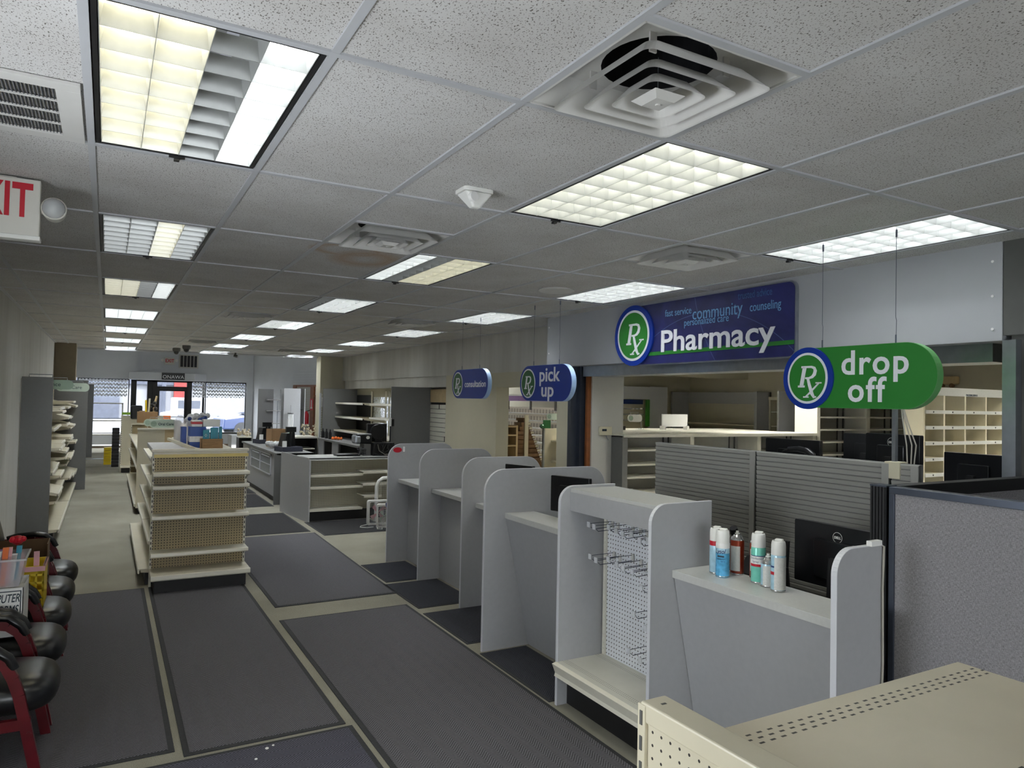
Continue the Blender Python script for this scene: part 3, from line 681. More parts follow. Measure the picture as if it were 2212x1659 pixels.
# ================================================================ HANGING SIGNS AND PHARMACY BOARD
def rx_logo(t, cx, cz, r, y, s=1.0, ink='sign_white', rzz=1.0):
    """script R with a crossed x, on a round badge of radius r"""
    k = r*.0131*s; cx += r*.06; cz -= r*.18
    def S(pts): return [(cx+p[0]*k*rzz+p[1]*k*.20*rzz, cz+p[1]*k) for p in pts]
    m = MB()
    m.stroke(S([(-24, -12), (-24, 52)]), 15*k*rzz, 'y', y-.002, y)                       # stem
    m.stroke(S([(-38, 54), (-6, 54)]), 7*k, 'y', y-.002, y); m.stroke(S([(-38, -14), (-10, -14)]), 7*k, 'y', y-.002, y)
    bowl = [(-14, 54), (4, 54), (16, 50), (22, 40), (21, 28), (14, 19), (2, 15), (-14, 15)]
    m.stroke(S(bowl), [7*k, 8*k, 10*k, 13*k, 13*k, 10*k, 7*k, 6*k], 'y', y-.0022, y)
    m.stroke(S([(-4, 16), (8, -8), (24, -38), (36, -52), (44, -50)]), [9*k, 12*k, 13*k, 9*k, 5*k], 'y', y-.0024, y)
    m.stroke(S([(46, -2), (30, -20), (14, -38), (2, -50)]), [5*k, 6*k, 6*k, 5*k], 'y', y-.0026, y)
    m.stroke(S([(32, -2), (56, -2)]), 5*k, 'y', y-.0026, y); m.stroke(S([(-8, -51), (14, -51)]), 5*k, 'y', y-.0026, y)
    return m.build('prescription_symbol', ink, t)
def hung_sign(label, loc, width, height, face, side, cables, body):
    t = thing('hanging_sign', label, 'sign', loc, -PI/2, 'oval signs hung over the counter')
    r = height/2*.98
    m = MB(); m.prism(rounded(width, height, r, 14), 'y', 0, .05); m.build('panel', side, t)
    m = MB(); m.prism(rounded(width-.004, height-.004, r-.002, 14, .002, .002), 'y', -.002, 0); m.build('face', face, t)
    for cxx, top in cables:
        m = MB(); m.tube([(cxx, .025, height-.002), (cxx+.003, .025, height+.12), (cxx-.002, .025, height+.14), (cxx, .025, top)], .0014, 6)
        m.tube([(cxx, .025, height), (cxx, .025, height+.045)], .004, 6).tube([(cxx, .025, top-.05), (cxx, .025, top-.01)], .005, 6); m.build('cable', 'dark_steel', t, True)
    body(t); return t
top_ = lambda z: CEIL-z
def drop(t):
    m = MB(); m.prism(ellipse(.165, .172, .172, .182, 48), 'y', -.012, .004); m.build('badge_rim', 'sign_blue', t)
    m = MB(); m.prism(ellipse(.165, .172, .138, .150, 48), 'y', -.014, -.010); m.build('badge_ring', 'sign_white', t)
    m = MB(); m.prism(ellipse(.165, .172, .124, .136, 48), 'y', -.016, -.012); m.build('badge', 'sign_green', t)
    rx_logo(t, .165, .170, .128, -.016, 1.0)
    text('lettering', 'drop', .188, 'sign_white', t, (.384, -.003, .19), offset=.0035, fit=.389, spacing=1.12)
    text('lettering', 'off', .188, 'sign_white', t, (.426, -.0036, .040), offset=.0035, fit=.227, spacing=1.12)
hung_sign('green hanging drop off sign with blue rimmed round badge', (3.68, 1.0, 1.839), .92, .349, 'sign_green', 'sign_green_side', [(.237, top_(1.839)), (.685, top_(1.839))], drop)
def pick(t):
    m = MB(); m.prism(ellipse(.165, .172, .135, .145, 40), 'y', -.004, -.001); m.build('badge_ring', 'sign_white', t)
    m = MB(); m.prism(ellipse(.165, .172, .122, .131, 40), 'y', -.006, -.002); m.build('badge', 'sign_dark_green', t)
    rx_logo(t, .16, .170, .130, -.006, 1.0)
    text('lettering', 'pick', .19, 'sign_white', t, (.379, -.003, .190), offset=.003, fit=.36)
    text('lettering', 'up', .19, 'sign_white', t, (.418, -.0036, .045), offset=.003, fit=.214)
hung_sign('blue hanging pick up sign, middle one of the three', (3.72, 4.30, 1.850), .93, .347, 'sign_blue', 'sign_side', [(.22, top_(1.85)), (.68, top_(1.85))], pick)
def cons(t):
    m = MB(); m.prism(ellipse(.165, .172, .135, .145, 40), 'y', -.004, -.001); m.build('badge_ring', 'sign_white', t)
    m = MB(); m.prism(ellipse(.165, .172, .122, .131, 40), 'y', -.006, -.002); m.build('badge', 'sign_dark_green', t)
    rx_logo(t, .16, .170, .130, -.006, 1.0)
    text('lettering', 'consultation', .105, 'sign_white', t, (.360, -.003, .135), offset=.001, fit=.54)
hung_sign('blue hanging consultation sign, farthest of the three', (3.77, 6.05, 1.865), .95, .345, 'sign_blue', 'sign_side', [(.22, top_(1.865)), (.69, top_(1.865))], cons)
t = thing('pharmacy_board', 'wide navy pharmacy board with large white lettering on the grey fascia', 'sign', (4.50, 3.70, 2.205), -PI/2)
m_ = MB(); m_.prism(rounded(1.87, .575, .06, 8, .26, 0), 'y', -.030, 0); m_.build('board_edge', 'steel', t)
m_ = MB(); m_.prism(rounded(1.84, .555, .055, 8, .28, .01), 'y', -.034, -.028); m_.build('board_face', 'pharmacy_panel', t)
m_ = MB(); m_.prism([(.40, .085), (2.12, .098), (2.12, .13), (.40, .118)], 'y', -.037, -.033); m_.build('green_stripe', 'sign_green', t)
m_ = MB(); m_.prism(ellipse(.285, .288, .285, .29, 56), 'y', -.052, -.028); m_.build('badge_rim', 'sign_blue', t)
m_ = MB(); m_.prism(ellipse(.285, .288, .235, .242, 56), 'y', -.055, -.050); m_.build('badge_ring', 'sign_white', t)
m_ = MB(); m_.prism(ellipse(.285, .288, .212, .220, 56), 'y', -.057, -.052); m_.build('badge', 'sign_green', t)
rx_logo(t, .285, .285, .215, -.057, .95)
text('lettering', 'Pharmacy', .275, 'sign_white', t, (.672, -.040, .115), offset=.004, fit=1.28, extrude=.003)
text('lettering', 'fast service', .088, 'word_blue', t, (.714, -.036, .43), fit=.335)
text('lettering', 'community', .150, 'word_blue', t, (1.065, -.036, .372), fit=.56)
text('lettering', 'personalized care', .088, 'word_blue', t, (.963, -.036, .325), fit=.516)
text('lettering', 'trusted advice', .085, 'word_blue_dim', t, (1.575, -.036, .488), fit=.34)
text('lettering', 'counseling', .100, 'word_blue', t, (1.70, -.036, .38), fit=.30)

# ================================================================ MATS
def mat_(label, x0, x1, y0, y1, key, b=.03, z=.007, th=.006, sk=(0, 0, 0, 0)):
    t = thing('floor_mat', label, 'mat', (x0, y0, 0), 0, 'ribbed grey floor mats')
    P = [(0+sk[0], 0), (x1-x0+sk[1], 0), (x1-x0+sk[2], y1-y0), (0+sk[3], y1-y0)]
    Q = [(P[0][0]+b, b), (P[1][0]-b, b), (P[2][0]-b, y1-y0-b), (P[3][0]+b, y1-y0-b)]
    m = MB(); m.prism(P, 'z', .0005, th); m.build('border', 'mat_border', t, bevel=.002)
    m = MB(); m.prism(Q, 'z', th-.001, z+.002); m.build('ribbed_field', key, t); return t
mat_('largest herringbone mat in the centre foreground', 1.365, 2.475, .3, 4.10, 'mat_herring')
mat_('herringbone mat with its near end before the beige shelf end, left of the centre strip', .475, 1.30, 2.02, 5.66, 'mat_herring', sk=(0, 0.01, 0, 0))
mat_('leftmost herringbone mat beside the row of chairs', -.60, .440, 2.10, 5.66, 'mat_herring')
mat_('mat with wide chevrons and white crumbs at the bottom edge', -.35, 1.335, .9, 1.985, 'mat_wide')
mat_('herringbone mat between the beige shelf end and the grey partitions', 1.41, 2.53, 4.49, 7.86, 'mat_herring', sk=(0, 0, .07, 0))
mat_('dark mat beyond, left of the low pegboard unit', 1.30, 2.57, 7.97, 9.74, 'mat_plain', sk=(0, 0, 0, 0))
mat_('dark mat in front of the glass fronted display counter', 1.35, 2.58, 10.51, 12.2, 'mat_plain')
mat_('farthest dark mat alongside the display counter', 1.4, 2.60, 12.3, 14.3, 'mat_plain')
mat_('dark mat before the low pegboard unit and the box fans', 2.66, 3.62, 7.60, 8.72, 'mat_plain')
mat_('small herringbone mat in the farthest counter bay', 2.57, 3.09, 4.91, 5.74, 'mat_herring_small', .02)
mat_('small curled mat in the second farthest counter bay', 2.52, 3.09, 3.93, 4.84, 'mat_herring_small', .02)
mat_('small mat in the third counter bay', 2.50, 3.09, 2.91, 3.78, 'mat_herring_small', .02)
mat_('small mat in the near bay beside the pegboard cabinet', 2.495, 2.885, 1.75, 2.69, 'mat_herring_small', .02)
for k, (x, y, r) in enumerate(((.86, 1.905, .010), (.895, 1.925, .007), (.79, 1.815, .008))):
    m_ = MB((x, y, .009)); m_.ball((x, y, .012), r, 8, .5); tag(m_.build('paper_crumb', 'paper', smooth=True), ['larger white crumb of the close pair on the wide chevron mat', 'smaller white crumb of the close pair on the wide chevron mat', 'lone white crumb nearer the bottom edge on the wide chevron mat'][k], 'crumb', 'white crumbs on the mat')

# ================================================================ SERVICE COUNTER BAYS
def divider_profile(x0, x1, h, rf, rr_, n=10):
    P = [(x0, 0), (x1, 0)]
    P += [(x1-rr_+rr_*math.cos(.5*PI*i/n), h-rr_+rr_*math.sin(.5*PI*i/n)) for i in range(n+1)] if rr_ else [(x1, h)]
    P += [(x0+rf+rf*math.cos(.5*PI+.5*PI*i/n), h-rf+rf*math.sin(.5*PI+.5*PI*i/n)) for i in range(n+1)]
    return P
def divider(t, o, x0, x1, y, h, rf=.16, rr_=.16, th=.02, name='partition', mat='laminate'):
    m = MB(o); P = divider_profile(x0, x1, h, rf, rr_); m.prism(P, 'y', y-th, y); pt = m.build(name, mat, t)
    # pale edge banding wrapped along the front and top
    Q = P[2:]+[(x0, 0)]; m = MB(o)
    for a, b_ in zip(Q[:-1], Q[1:]):
        dx, dz = b_[0]-a[0], b_[1]-a[1]; L = math.hypot(dx, dz)
        if L < 1e-6: continue
        nx, nz = dz/L*.0025, -dx/L*.0025
        m.prism([a, b_, (b_[0]+nx, b_[1]+nz), (a[0]+nx, a[1]+nz)], 'y', y-th-.001, y+.001)
    m.build('edge_band', 'edge_band', pt); return pt
def bay(label, y0, y1, x0, x1, ledge_x0, ledge_x1, lz, foot_x, back_x):
    o = (x0, y0, 0); t = thing('counter_bay', label, 'counter', o, 0, 'grey service counter bays')
    divider(t, o, x0, x1, y1, 1.33)
    m = MB(o); m.box(ledge_x0, ledge_x1, y0+.001, y1-.021, lz-.04, lz); m.build('ledge', 'laminate_top', t, bevel=.002)
    m = MB(o); m.hexa([(foot_x, y0+.002, .004), (foot_x+.02, y0+.002, .004), (foot_x+.02, y1-.022, .004), (foot_x, y1-.022, .004)], [(ledge_x0+.012 if foot_x < 3 else foot_x, y0+.002, lz-.04), (ledge_x0+.032 if foot_x < 3 else foot_x+.02, y0+.002, lz-.04), (ledge_x0+.032 if foot_x < 3 else foot_x+.02, y1-.022, lz-.04), (ledge_x0+.012 if foot_x < 3 else foot_x, y1-.022, lz-.04)])
    m.build('front_panel', 'laminate', t)
    m = MB(o); m.box(ledge_x1-.02 if foot_x < 3 else foot_x+.05, back_x, y0+.002, y1-.022, .71, .74); m.build('work_surface', 'laminate_top', t)
    return t
bay('grey counter bay with the red round sticker on its partition', 4.879, 5.81, 2.88, 3.70, 3.0, 3.33, .93, 3.13, 3.68)
bay('grey counter bay second from the far end, flip phone lying on its ledge', 3.796, 4.877, 2.885, 3.72, 3.015, 3.33, .925, 3.12, 3.70)
bay('grey counter bay whose ledge is mostly hidden behind the tall near partition', 2.745, 3.794, 2.85, 3.66, 2.98, 3.33, .925, 3.10, 3.64)
bay('near grey counter bay with slanted front panel beside the pegboard cabinet', 1.714, 2.741, 2.53, 3.62, 2.695, 2.95, 1.006, 2.918, 3.60)
m_ = MB((2.98, 5.786, 1.27)); m_.prism(ellipse(2.985, 1.262, .052, .030, 24), 'y', 5.786, 5.789); tag(m_.build('round_sticker', 'red'), 'red oval sticker on the farthest grey partition', 'sticker')
m_ = MB((3.06, 5.786, 1.27)); m_.prism(rounded(.022, .06, .006, 4, 3.05, 1.24), 'y', 5.786, 5.789); tag(m_.build('small_tag', 'paper'), 'small white tag beside the red oval sticker', 'tag')

# pegboard cabinet between the bays
o = (2.514, .85, 0); t = thing('pegboard_cabinet', 'grey laminate cabinet with white pegboard back and empty hooks', 'display cabinet', o)
def cab_side(y0, y1):
    P = [(2.514, 0), (2.93, 0), (2.93, 1.325)]+[(2.514+.10+.10*math.cos(.5*PI+.5*PI*i/8), 1.325-.10+.10*math.sin(.5*PI+.5*PI*i/8)) for i in range(9)]
    m = MB(o); m.prism(P, 'y', y0, y1); s = m.build('side_panel', 'laminate', t)
    m = MB(o); Q = P[2:]+[(2.514, 0)]
    for a, b_ in zip(Q[:-1], Q[1:]):
        dx, dz = b_[0]-a[0], b_[1]-a[1]; L = math.hypot(dx, dz); nx, nz = dz/L*.0025, -dx/L*.0025
        m.prism([a, b_, (b_[0]+nx, b_[1]+nz), (a[0]+nx, a[1]+nz)], 'y', y0-.001, y1+.001)
    m.build('edge_band', 'edge_band', s)
cab_side(.85, .87); cab_side(1.692, 1.712)
m_ = MB(o); m_.box(2.585, 2.93, .871, 1.691, 1.29, 1.312); m_.build('top_panel', 'laminate_top', t, bevel=.002)
m_ = MB(o); m_.box(2.585, 2.603, .871, 1.691, 1.175, 1.29); m_.build('valance_board', 'laminate', t, bevel=.001)
# pegboard (its own frame so the hole pattern runs across it)
pb = MB(); pb.box(0, .80, 0, .006, .20, 1.22); pbo = pb.build('pegboard', 'peg_white', t); pbo.location = (.34, .82+.011, 0); pbo.rotation_euler = (0, 0, -PI/2)
for yy in (.885, 1.672):
    m_ = MB(o)
    m_.box(2.84, 2.862, yy-.012, yy+.012, .2, 1.28)
    for k in range(40): m_.box(2.836, 2.84, yy-.004, yy+.004, .22+k*.0254, .235+k*.0254)
    m_.build('upright', 'shelf_white', t)
dk_ = MB(); dk_.box(0, .818, -.36, 0, -.006, 0); 
dko = dk_.build('deck_shelf', 'deck_cabinet', t, bevel=.001); dko.location = (.34, .84, .265); dko.rotation_euler = (0, 0, -PI/2)
m_ = MB(o); m_.prism([(2.47, .262), (2.50, .268), (2.505, .20), (2.488, .185), (2.494, .205)], 'y', .875, 1.688); m_.build('shelf_lip', 'shelf_edge', t)
m_ = MB(o); m_.box(2.585, 2.60, .871, 1.691, 0.003, .20); m_.build('kick_plate', 'kick_black', t)
m_ = MB(o); m_.box(2.87, 2.885, .871, 1.691, .0, 1.29); m_.build('back_panel', 'laminate_dark', t)
# hooks
def hook(y, z, L=.17, tag_=1):
    t2 = thing('peg_hook', '', 'hook', (2.848, y, z), 0, 'wire hooks on the white pegboard')
    m = MB(); m.tube([(0, 0, 0), (-L+.015, 0, -.006), (-L, 0, .008)], .0022, 6)
    m.tube([(0, 0, .032), (-L+.005, 0, .030), (-L-.012, 0, .028)], .0018, 6); m.build('wire', 'dark_steel', t2, True)
    m = MB(); m.box(-.012, 0, -.010, .010, -.008, .038); m.build('base_clip', 'can_label', t2, bevel=.002)
    m = MB(); m.box(-L-.020, -L-.014, -.014, .014, .008, .040); m.build('price_tag_holder', 'clear_hook', t2)
    return t2
HK = [(1.60, 1.075), (1.545, 1.07), (1.40, 1.09), (1.33, 1.082), (1.27, 1.075), (1.19, 1.085), (1.12, 1.06), (1.05, 1.078), (.98, 1.04),
      (1.58, .885), (1.52, .875), (1.40, .905), (1.32, .89), (1.26, .88), (1.18, .878), (1.10, .81), (1.03, .79), (.95, .772),
      (1.16, .65), (1.06, .60), (1.20, .435), (1.10, .415)]
HL = ['top', 'second', 'third', 'lower', 'bottom']
for k, (y, z) in enumerate(HK):
    h = hook(y, z); row = 'top row' if k < 9 else 'second row' if k < 15 else 'short third row' if k < 18 else 'lower middle pair' if k < 20 else 'lowest pair'
    idx = k if k < 9 else k-9 if k < 15 else k-15 if k < 18 else k-18 if k < 20 else k-20
    h['label'] = 'wire hook with clear tag on the white pegboard, %s, %s from the left' % (row, ['first', 'second', 'third', 'fourth', 'fifth', 'sixth', 'seventh', 'eighth', 'ninth'][idx])

# drop-off counter
o = (2.60, -.14, 0); t = thing('drop_off_counter', 'grey counter with slanted front and round cornered end panel, spray cans on top', 'counter', o)
m_ = MB(o); m_.box(2.655, 2.93, -.118, .848, .945, .985); m_.build('ledge', 'laminate_top', t, bevel=.002)
m_ = MB(o); m_.hexa([(2.86, -.117, .004), (2.88, -.117, .004), (2.88, .847, .004), (2.86, .847, .004)], [(2.668, -.117, .945), (2.688, -.117, .945), (2.688, .847, .945), (2.668, .847, .945)]); m_.build('front_panel', 'laminate', t)
divider(t, o, 2.612, 2.90, -.12, 1.275, .10, 0, .025, 'end_panel', 'laminate')
m_ = MB(o); m_.box(2.935, 3.62, .03, 1.70, .71, .74); m_.build('work_surface', 'laminate_dark', t)

# aerosol cans
def can(label, x, y, h, r, body, kind, capped=True, txt=()):
    t = thing('spray_can', label, 'spray can', (x, y, .986), math.radians(-62), 'aerosol cans on the drop off counter')
    hb = h*.70 if capped else h*.86
    m = MB(); m.lathe([(r*.93, 0), (r, .004), (r, hb-.004), (r*.96, hb)], n=28); m.build('body', body, t, True)
    m = MB(); m.lathe([(r*1.0, .0008), (r*1.03, .003), (r*1.03, .006), (r, .008)], n=28); m.build('base_rim', 'chrome', t, True)
    for (z0, z1, mt, a0, a1) in txt:
        m = MB(); n = 40; rr = r*1.018
        for q in range(n):
            A = math.radians(a0+(a1-a0)*q/n); B = math.radians(a0+(a1-a0)*(q+1)/n)
            m.hexa([(r*.99*math.sin(A), -r*.99*math.cos(A), z0*h), (r*.99*math.sin(B), -r*.99*math.cos(B), z0*h), (rr*math.sin(B), -rr*math.cos(B), z0*h), (rr*math.sin(A), -rr*math.cos(A), z0*h)],
                   [(r*.99*math.sin(A), -r*.99*math.cos(A), z1*h), (r*.99*math.sin(B), -r*.99*math.cos(B), z1*h), (rr*math.sin(B), -rr*math.cos(B), z1*h), (rr*math.sin(A), -rr*math.cos(A), z1*h)])
        m.build('label_band', mt, t, True)
    if capped:
        m = MB(); m.lathe([(r*.98, hb), (r*.98, h*.86), (r*.94, h*.93), (r*.86, h*.965), (r*.8, h*.97), (r*.78, h*.90)], n=28); m.build('cap', 'white_plastic', t, True)
        m = MB(); m.box(-r*.55, r*.55, -.002, r*.80, h*.90, h); m.build('spray_button', 'white_plastic', t, bevel=.005)
    else:
        m = MB(); m.lathe([(r*.98, hb), (r*.9, hb+.010), (r*.62, hb+.022), (r*.5, hb+.028), (r*.5, hb+.022)], n=28); m.build('shoulder', 'chrome', t, True)
        m = MB(); m.cyl((0, 0, hb+.02), (0, 0, hb+.045), .007, 12).cyl((0, 0, hb+.03), (0, 0, hb+.034), .012, 12); m.build('spray_button', 'white_plastic', t, True)
    return t
FULL = (-178, 178)
t = can('front left light blue disinfectant can with white cap and script lettering', 2.79, .632, .238, .033, 'can_blue', 0, True, [(.0, .22, 'can_blue', *FULL), (.60, .70, 'paper', *FULL), (.50, .60, 'can_light', *FULL)])
text('lettering', 'Lysol', .032, 'can_navy', t, (-.030, -.0345, .118), shear=.3, fit=.056, offset=.0006, wrap=.0342)
text('lettering', 'Disinfectant', .0105, 'can_navy', t, (-.026, -.0345, .088), wrap=.0342); text('lettering', 'Spray', .0105, 'can_navy', t, (.0, -.0345, .077), wrap=.0342)
m_ = MB(); m_.box(-.016, .016, -.0340, -.029, .100, .108); m_.build('label_stripe', 'ink', t)
can('light blue capped can half hidden behind the front left disinfectant can', 2.815, .70, .236, .033, 'can_light', 0, True, [(.60, .70, 'red', *FULL)])
can('rust red can without cap, left of the two, showing barcode side', 2.90, .640, .20, .034, 'rust_can', 1, False, [(.10, .72, 'can_label', -50, 40)])
can('rust red can without cap, right of the two, half behind the mint can', 2.925, .535, .20, .034, 'rust_can', 1, False, [(.18, .72, 'can_label', -50, 50)])
t = can('mint green disinfectant can with white cap', 2.86, .468, .245, .034, 'can_mint', 0, True, [(.38, .53, 'paper', *FULL), (.53, .545, 'can_navy', *FULL), (.33, .38, 'red', *FULL)])
text('lettering', 'Disinfectant', .0145, 'can_navy', t, (-.036, -.0355, .116), fit=.072, wrap=.0352); text('lettering', 'Spray', .0145, 'can_navy', t, (-.022, -.0355, .100), wrap=.0352)
can('small short can without cap between the mint and the right pale can', 2.845, .396, .125, .033, 'can_light', 1, False, [(.05, .80, 'can_label', -30, 110)])
can('pale blue and grey can with white cap, rightmost of the cans', 2.82, .315, .238, .033, 'can_light', 0, True, [(.04, .66, 'can_label', -20, 120), (.32, .38, 'red', -90, -20), (.46, .49, 'can_navy', -90, -20)])

# white plug adapter and cable on end panel
t = thing('white_cable', 'pale cable and white connector running down the drop off end panel', 'cable', (2.86, -.15, 0))
m_ = MB((2.86, -.15, 0)); m_.tube([(2.86, -.15, 1.285), (2.90, -.152, 1.27), (2.893, -.152, 1.1), (2.898, -.152, .8), (2.888, -.152, .55), (2.892, -.152, .02)], .0045, 8); m_.build('cord', 'cable', t, True)
m_ = MB((2.86, -.15, 0)); m_.box(2.80, 2.87, -.165, -.14, 1.278, 1.300); m_.build('connector', 'white_plastic', t, bevel=.002)

# monitors
def monitor(label, loc, rz, w_, h_, zc, logo=True, tilt=0, group='dark computer monitors', base=.0, off=False, name='computer_monitor'):
    """screen faces local +Y, its back faces local -Y"""
    t = thing(name, label, 'monitor', loc, rz, group)
    m = MB(); m.prism(rounded(w_, h_, .008, 4, -w_/2, zc-h_/2), 'y', -.018, .018); s = m.build('screen_housing', 'black_plastic', t, bevel=.003)
    m = MB(); m.box(-w_/2+.012, w_/2-.012, .018, .019, zc-h_/2+.014, zc+h_/2-.012); m.build('screen', 'kick_black', s)
    m = MB(); m.prism(rounded(w_*.5, h_*.6, .01, 4, -w_*.25, zc-h_*.35), 'y', -.034, -.018); m.build('back_cover', 'black_plastic', s, bevel=.004)
    if logo:
        m = MB(); 
        for q in range(28):
            a = 2*PI*q/28; b_ = 2*PI*(q+1)/28; R1, R2 = .026, .0238
            m.quad((R1*math.cos(a), -.0195, zc+h_*.32+R1*math.sin(a)), (R1*math.cos(b_), -.0195, zc+h_*.32+R1*math.sin(b_)), (R2*math.cos(b_), -.0195, zc+h_*.32+R2*math.sin(b_)), (R2*math.cos(a), -.0195, zc+h_*.32+R2*math.sin(a)))
        m.build('logo_ring', 'can_label', s)
        text('logo_lettering', 'DELL', .0165, 'can_label', s, (0, -.0195, zc+h_*.32-.006), align='CENTER', offset=.0006)
    m = MB(); m.prism([(-.035, base+.01), (.035, base+.01), (.022, zc), (-.022, zc)], 'y', -.06, -.035); m.build('stand', 'black_metal', t)
    m = MB(); m.prism(rounded(.24, .18, .03, 5, -.12, -.12), 'z', base, base+.012); m.build('stand_base', 'black_plastic', t)
    return t
# near monitor behind the drop off ledge: back towards the camera's side
monitor('black monitor seen from behind at the drop off counter', (3.20, .27, .742), -PI/2, .50, .31, .37, base=0)
monitor('dark tilted monitor rising behind the near partition', (3.03, 2.34, .742), -PI/2+.35, .34, .26, .43, False)
monitor('dark monitor, only its top edge above the third partition', (3.14, 3.27, .9255), -PI/2+.35, .30, .26, .25, False)
o = (3.85, -.3, 0); t = thing('raised_workbench', 'pale raised bench behind the grey slatted screens, carrying the dark monitors', 'workbench', o)
m_ = MB(o); m_.box(3.85, 4.75, .17, 2.25, 1.09, 1.12); m_.build('bench_top', 'laminate_top', t, bevel=.002)
for yy in (.18, 1.05, 2.21): m_ = MB(o); m_.box(3.87, 4.43, yy, yy+.03, 0, 1.09); m_.build('support_panel', 'laminate', t)
monitor('dark monitor tilted above the left half of the slatted screens', (4.10, 1.28, 1.12), -PI/2+.12, .40, .26, .375, False)
monitor('black monitor with white round logo, back showing, below the drop off sign', (4.06, .55, 1.12), -PI/2-.05, .34, .26, .445)
monitor('black monitor just left of and behind the one with the logo', (4.28, .86, 1.12), -PI/2+.15, .30, .24, .44, False)
monitor('wide black monitor at the right, before the pale sorting bays', (4.62, .39, 1.12), -PI/2-.10, .38, .26, .333, False)
t = thing('barcode_scanner', 'black handheld scanner curled over the slatted screen edge', 'scanner', (3.83, 1.02, 1.50))
m_ = MB(); m_.tube([(.0, .08, .075), (.02, .02, .08), (.03, -.04, .07), (.03, -.075, .045), (.03, -.09, .01)], [.014, .018, .02, .022, .015], 10); m_.build('body', 'black_plastic', t, True)
m_ = MB(); m_.tube([(.0, .08, .075), (0, .12, .06), (0, .14, .02), (.03, .13, -.38)], .004, 6); m_.build('cord', 'black_plastic', t, True)
# slatted screens
def slat_screen(label, y0, y1, x0, x1, h=1.555, h0=.75):
    L = y0-y1; t = thing('slatted_screen', label, 'desk screen', (x0, y0, 0), -PI/2+math.atan2(x0-x1, y0-y1)*-1 if False else -PI/2, 'grey slatted desk screens')
    n = 27; m = MB()
    for k in range(n):
        z = h0+(h-h0)*k/n; dz = (h-h0)/n
        m.prism([(0, z), (-.004, z+.001), (-.009, z+dz-.008), (-.006, z+dz-.004), (0, z+dz-.004)], 'x', 0.0, L)
    m.build('slats', 'screen_grey', t)
    m = MB(); m.box(0, L, 0, .03, .0, h-.002); m.build('core', 'laminate_dark', t)
    m = MB(); m.box(L-.04, L, -.016, 0, h0, h-.006); m.build('end_bracket', 'screen_grey', t)
    return t
slat_screen('grey slatted screen, left one behind the pegboard cabinet', 2.235, 1.27, 3.735, 3.735)
slat_screen('grey slatted screen, wide one behind the spray cans', 1.26, .36, 3.735, 3.735)
slat_screen('narrow end piece of grey slatted screen by the beige junction box', .35, .20, 3.735, 3.735)
t = thing('cable_pole', 'thin grey metal pole with loose cables rising from a beige junction box', 'pole', (3.765, .355, 1.47))
m_ = MB(); m_.box(-.012, .012, -.010, .010, .08, .50); m_.build('pole', 'steel', t)
m_ = MB(); m_.box(-.045, .03, -.055, .03, 0, .09); m_.build('junction_box', 'thermostat', t, bevel=.003)
for k, (dx, q) in enumerate(((.01, .02), (.018, .05), (.024, .075))):
    m_ = MB(); m_.tube([(.02, -.014, .45), (.02+dx, -.02-q*.3, .30), (.02+dx, -.03-q*.8, .18), (.02, -.05-q*.5, .02), (.05, -.07, -.03)], .0035, 6); m_.build('cable', 'cable', t, True)
# desk clutter behind the ledge
t = thing('desk_phone', 'black desk phone with handset behind the spray cans', 'phone', (3.16, .98, .741), .3)
m_ = MB(); m_.prism([(-.11, 0), (.11, 0), (.11, .09), (-.11, .05)], 'y', -.1, .1); m_.build('body', 'black_plastic', t, bevel=.008)
m_ = MB(); m_.tube([(-.03, -.08, .10), (-.02, -.08, .16), (-.01, -.08, .22), (-.02, -.08, .37), (-.05, -.08, .42)], .022, 8); m_.build('handset', 'black_plastic', t, True)
t = thing('receipt_printer', 'squat black printer with pale slot, right of the pegboard cabinet', 'printer', (3.12, 1.28, .741), 0)
m_ = MB(); m_.box(-.12, .12, -.16, .16, 0, .24); m_.build('body', 'black_plastic', t, bevel=.01)
m_ = MB(); m_.box(-.123, -.118, -.12, .12, .05, .075); m_.build('slot', 'can_label', t)
t = thing('label_printer', 'black angular printer between the rust red cans and the mint can', 'printer', (3.14, .70, .741), .2)
m_ = MB(); m_.prism([(-.1, 0), (.1, 0), (.1, .24), (0, .30), (-.1, .22)], 'y', -.10, .08); m_.build('body', 'black_plastic', t, bevel=.008)
t = thing('paper_stand', 'dark bent metal stand leaning beside the monitor', 'stand', (3.08, .50, .741), 0)
m_ = MB(); m_.box(-.05, .05, -.06, .05, 0, .01).prism([(-.02, .01), (.0, .01), (.03, .42), (.015, .42)], 'y', -.012, .012).hexa([(-.01, -.04, .20), (0, -.04, .20), (0, .04, .2), (-.01, .04, .2)], [(-.035, -.05, .30), (-.025, -.05, .3), (-.025, .05, .3), (-.035, .05, .3)]); m_.build('body', 'black_metal', t)
t = thing('mobile_phone', 'small black phone lying on the second farthest ledge', 'phone', (3.10, 3.98, .926), .2)
m_ = MB(); m_.prism(rounded(.07, .13, .01, 4, -.035, -.065), 'z', 0, .018); m_.build('body', 'black_plastic', t, bevel=.003)
t = thing('desk_telephone', 'black cordless telephone at the farthest bay, beside its partition', 'phone', (3.26, 5.02, .931), 0)
m_ = MB(); m_.box(-.05, .05, -.05, .05, 0, .04).prism([(-.03, .03), (.03, .03), (.02, .36), (-.02, .36)], 'y', -.02, .02); m_.build('body', 'black_plastic', t, bevel=.005)

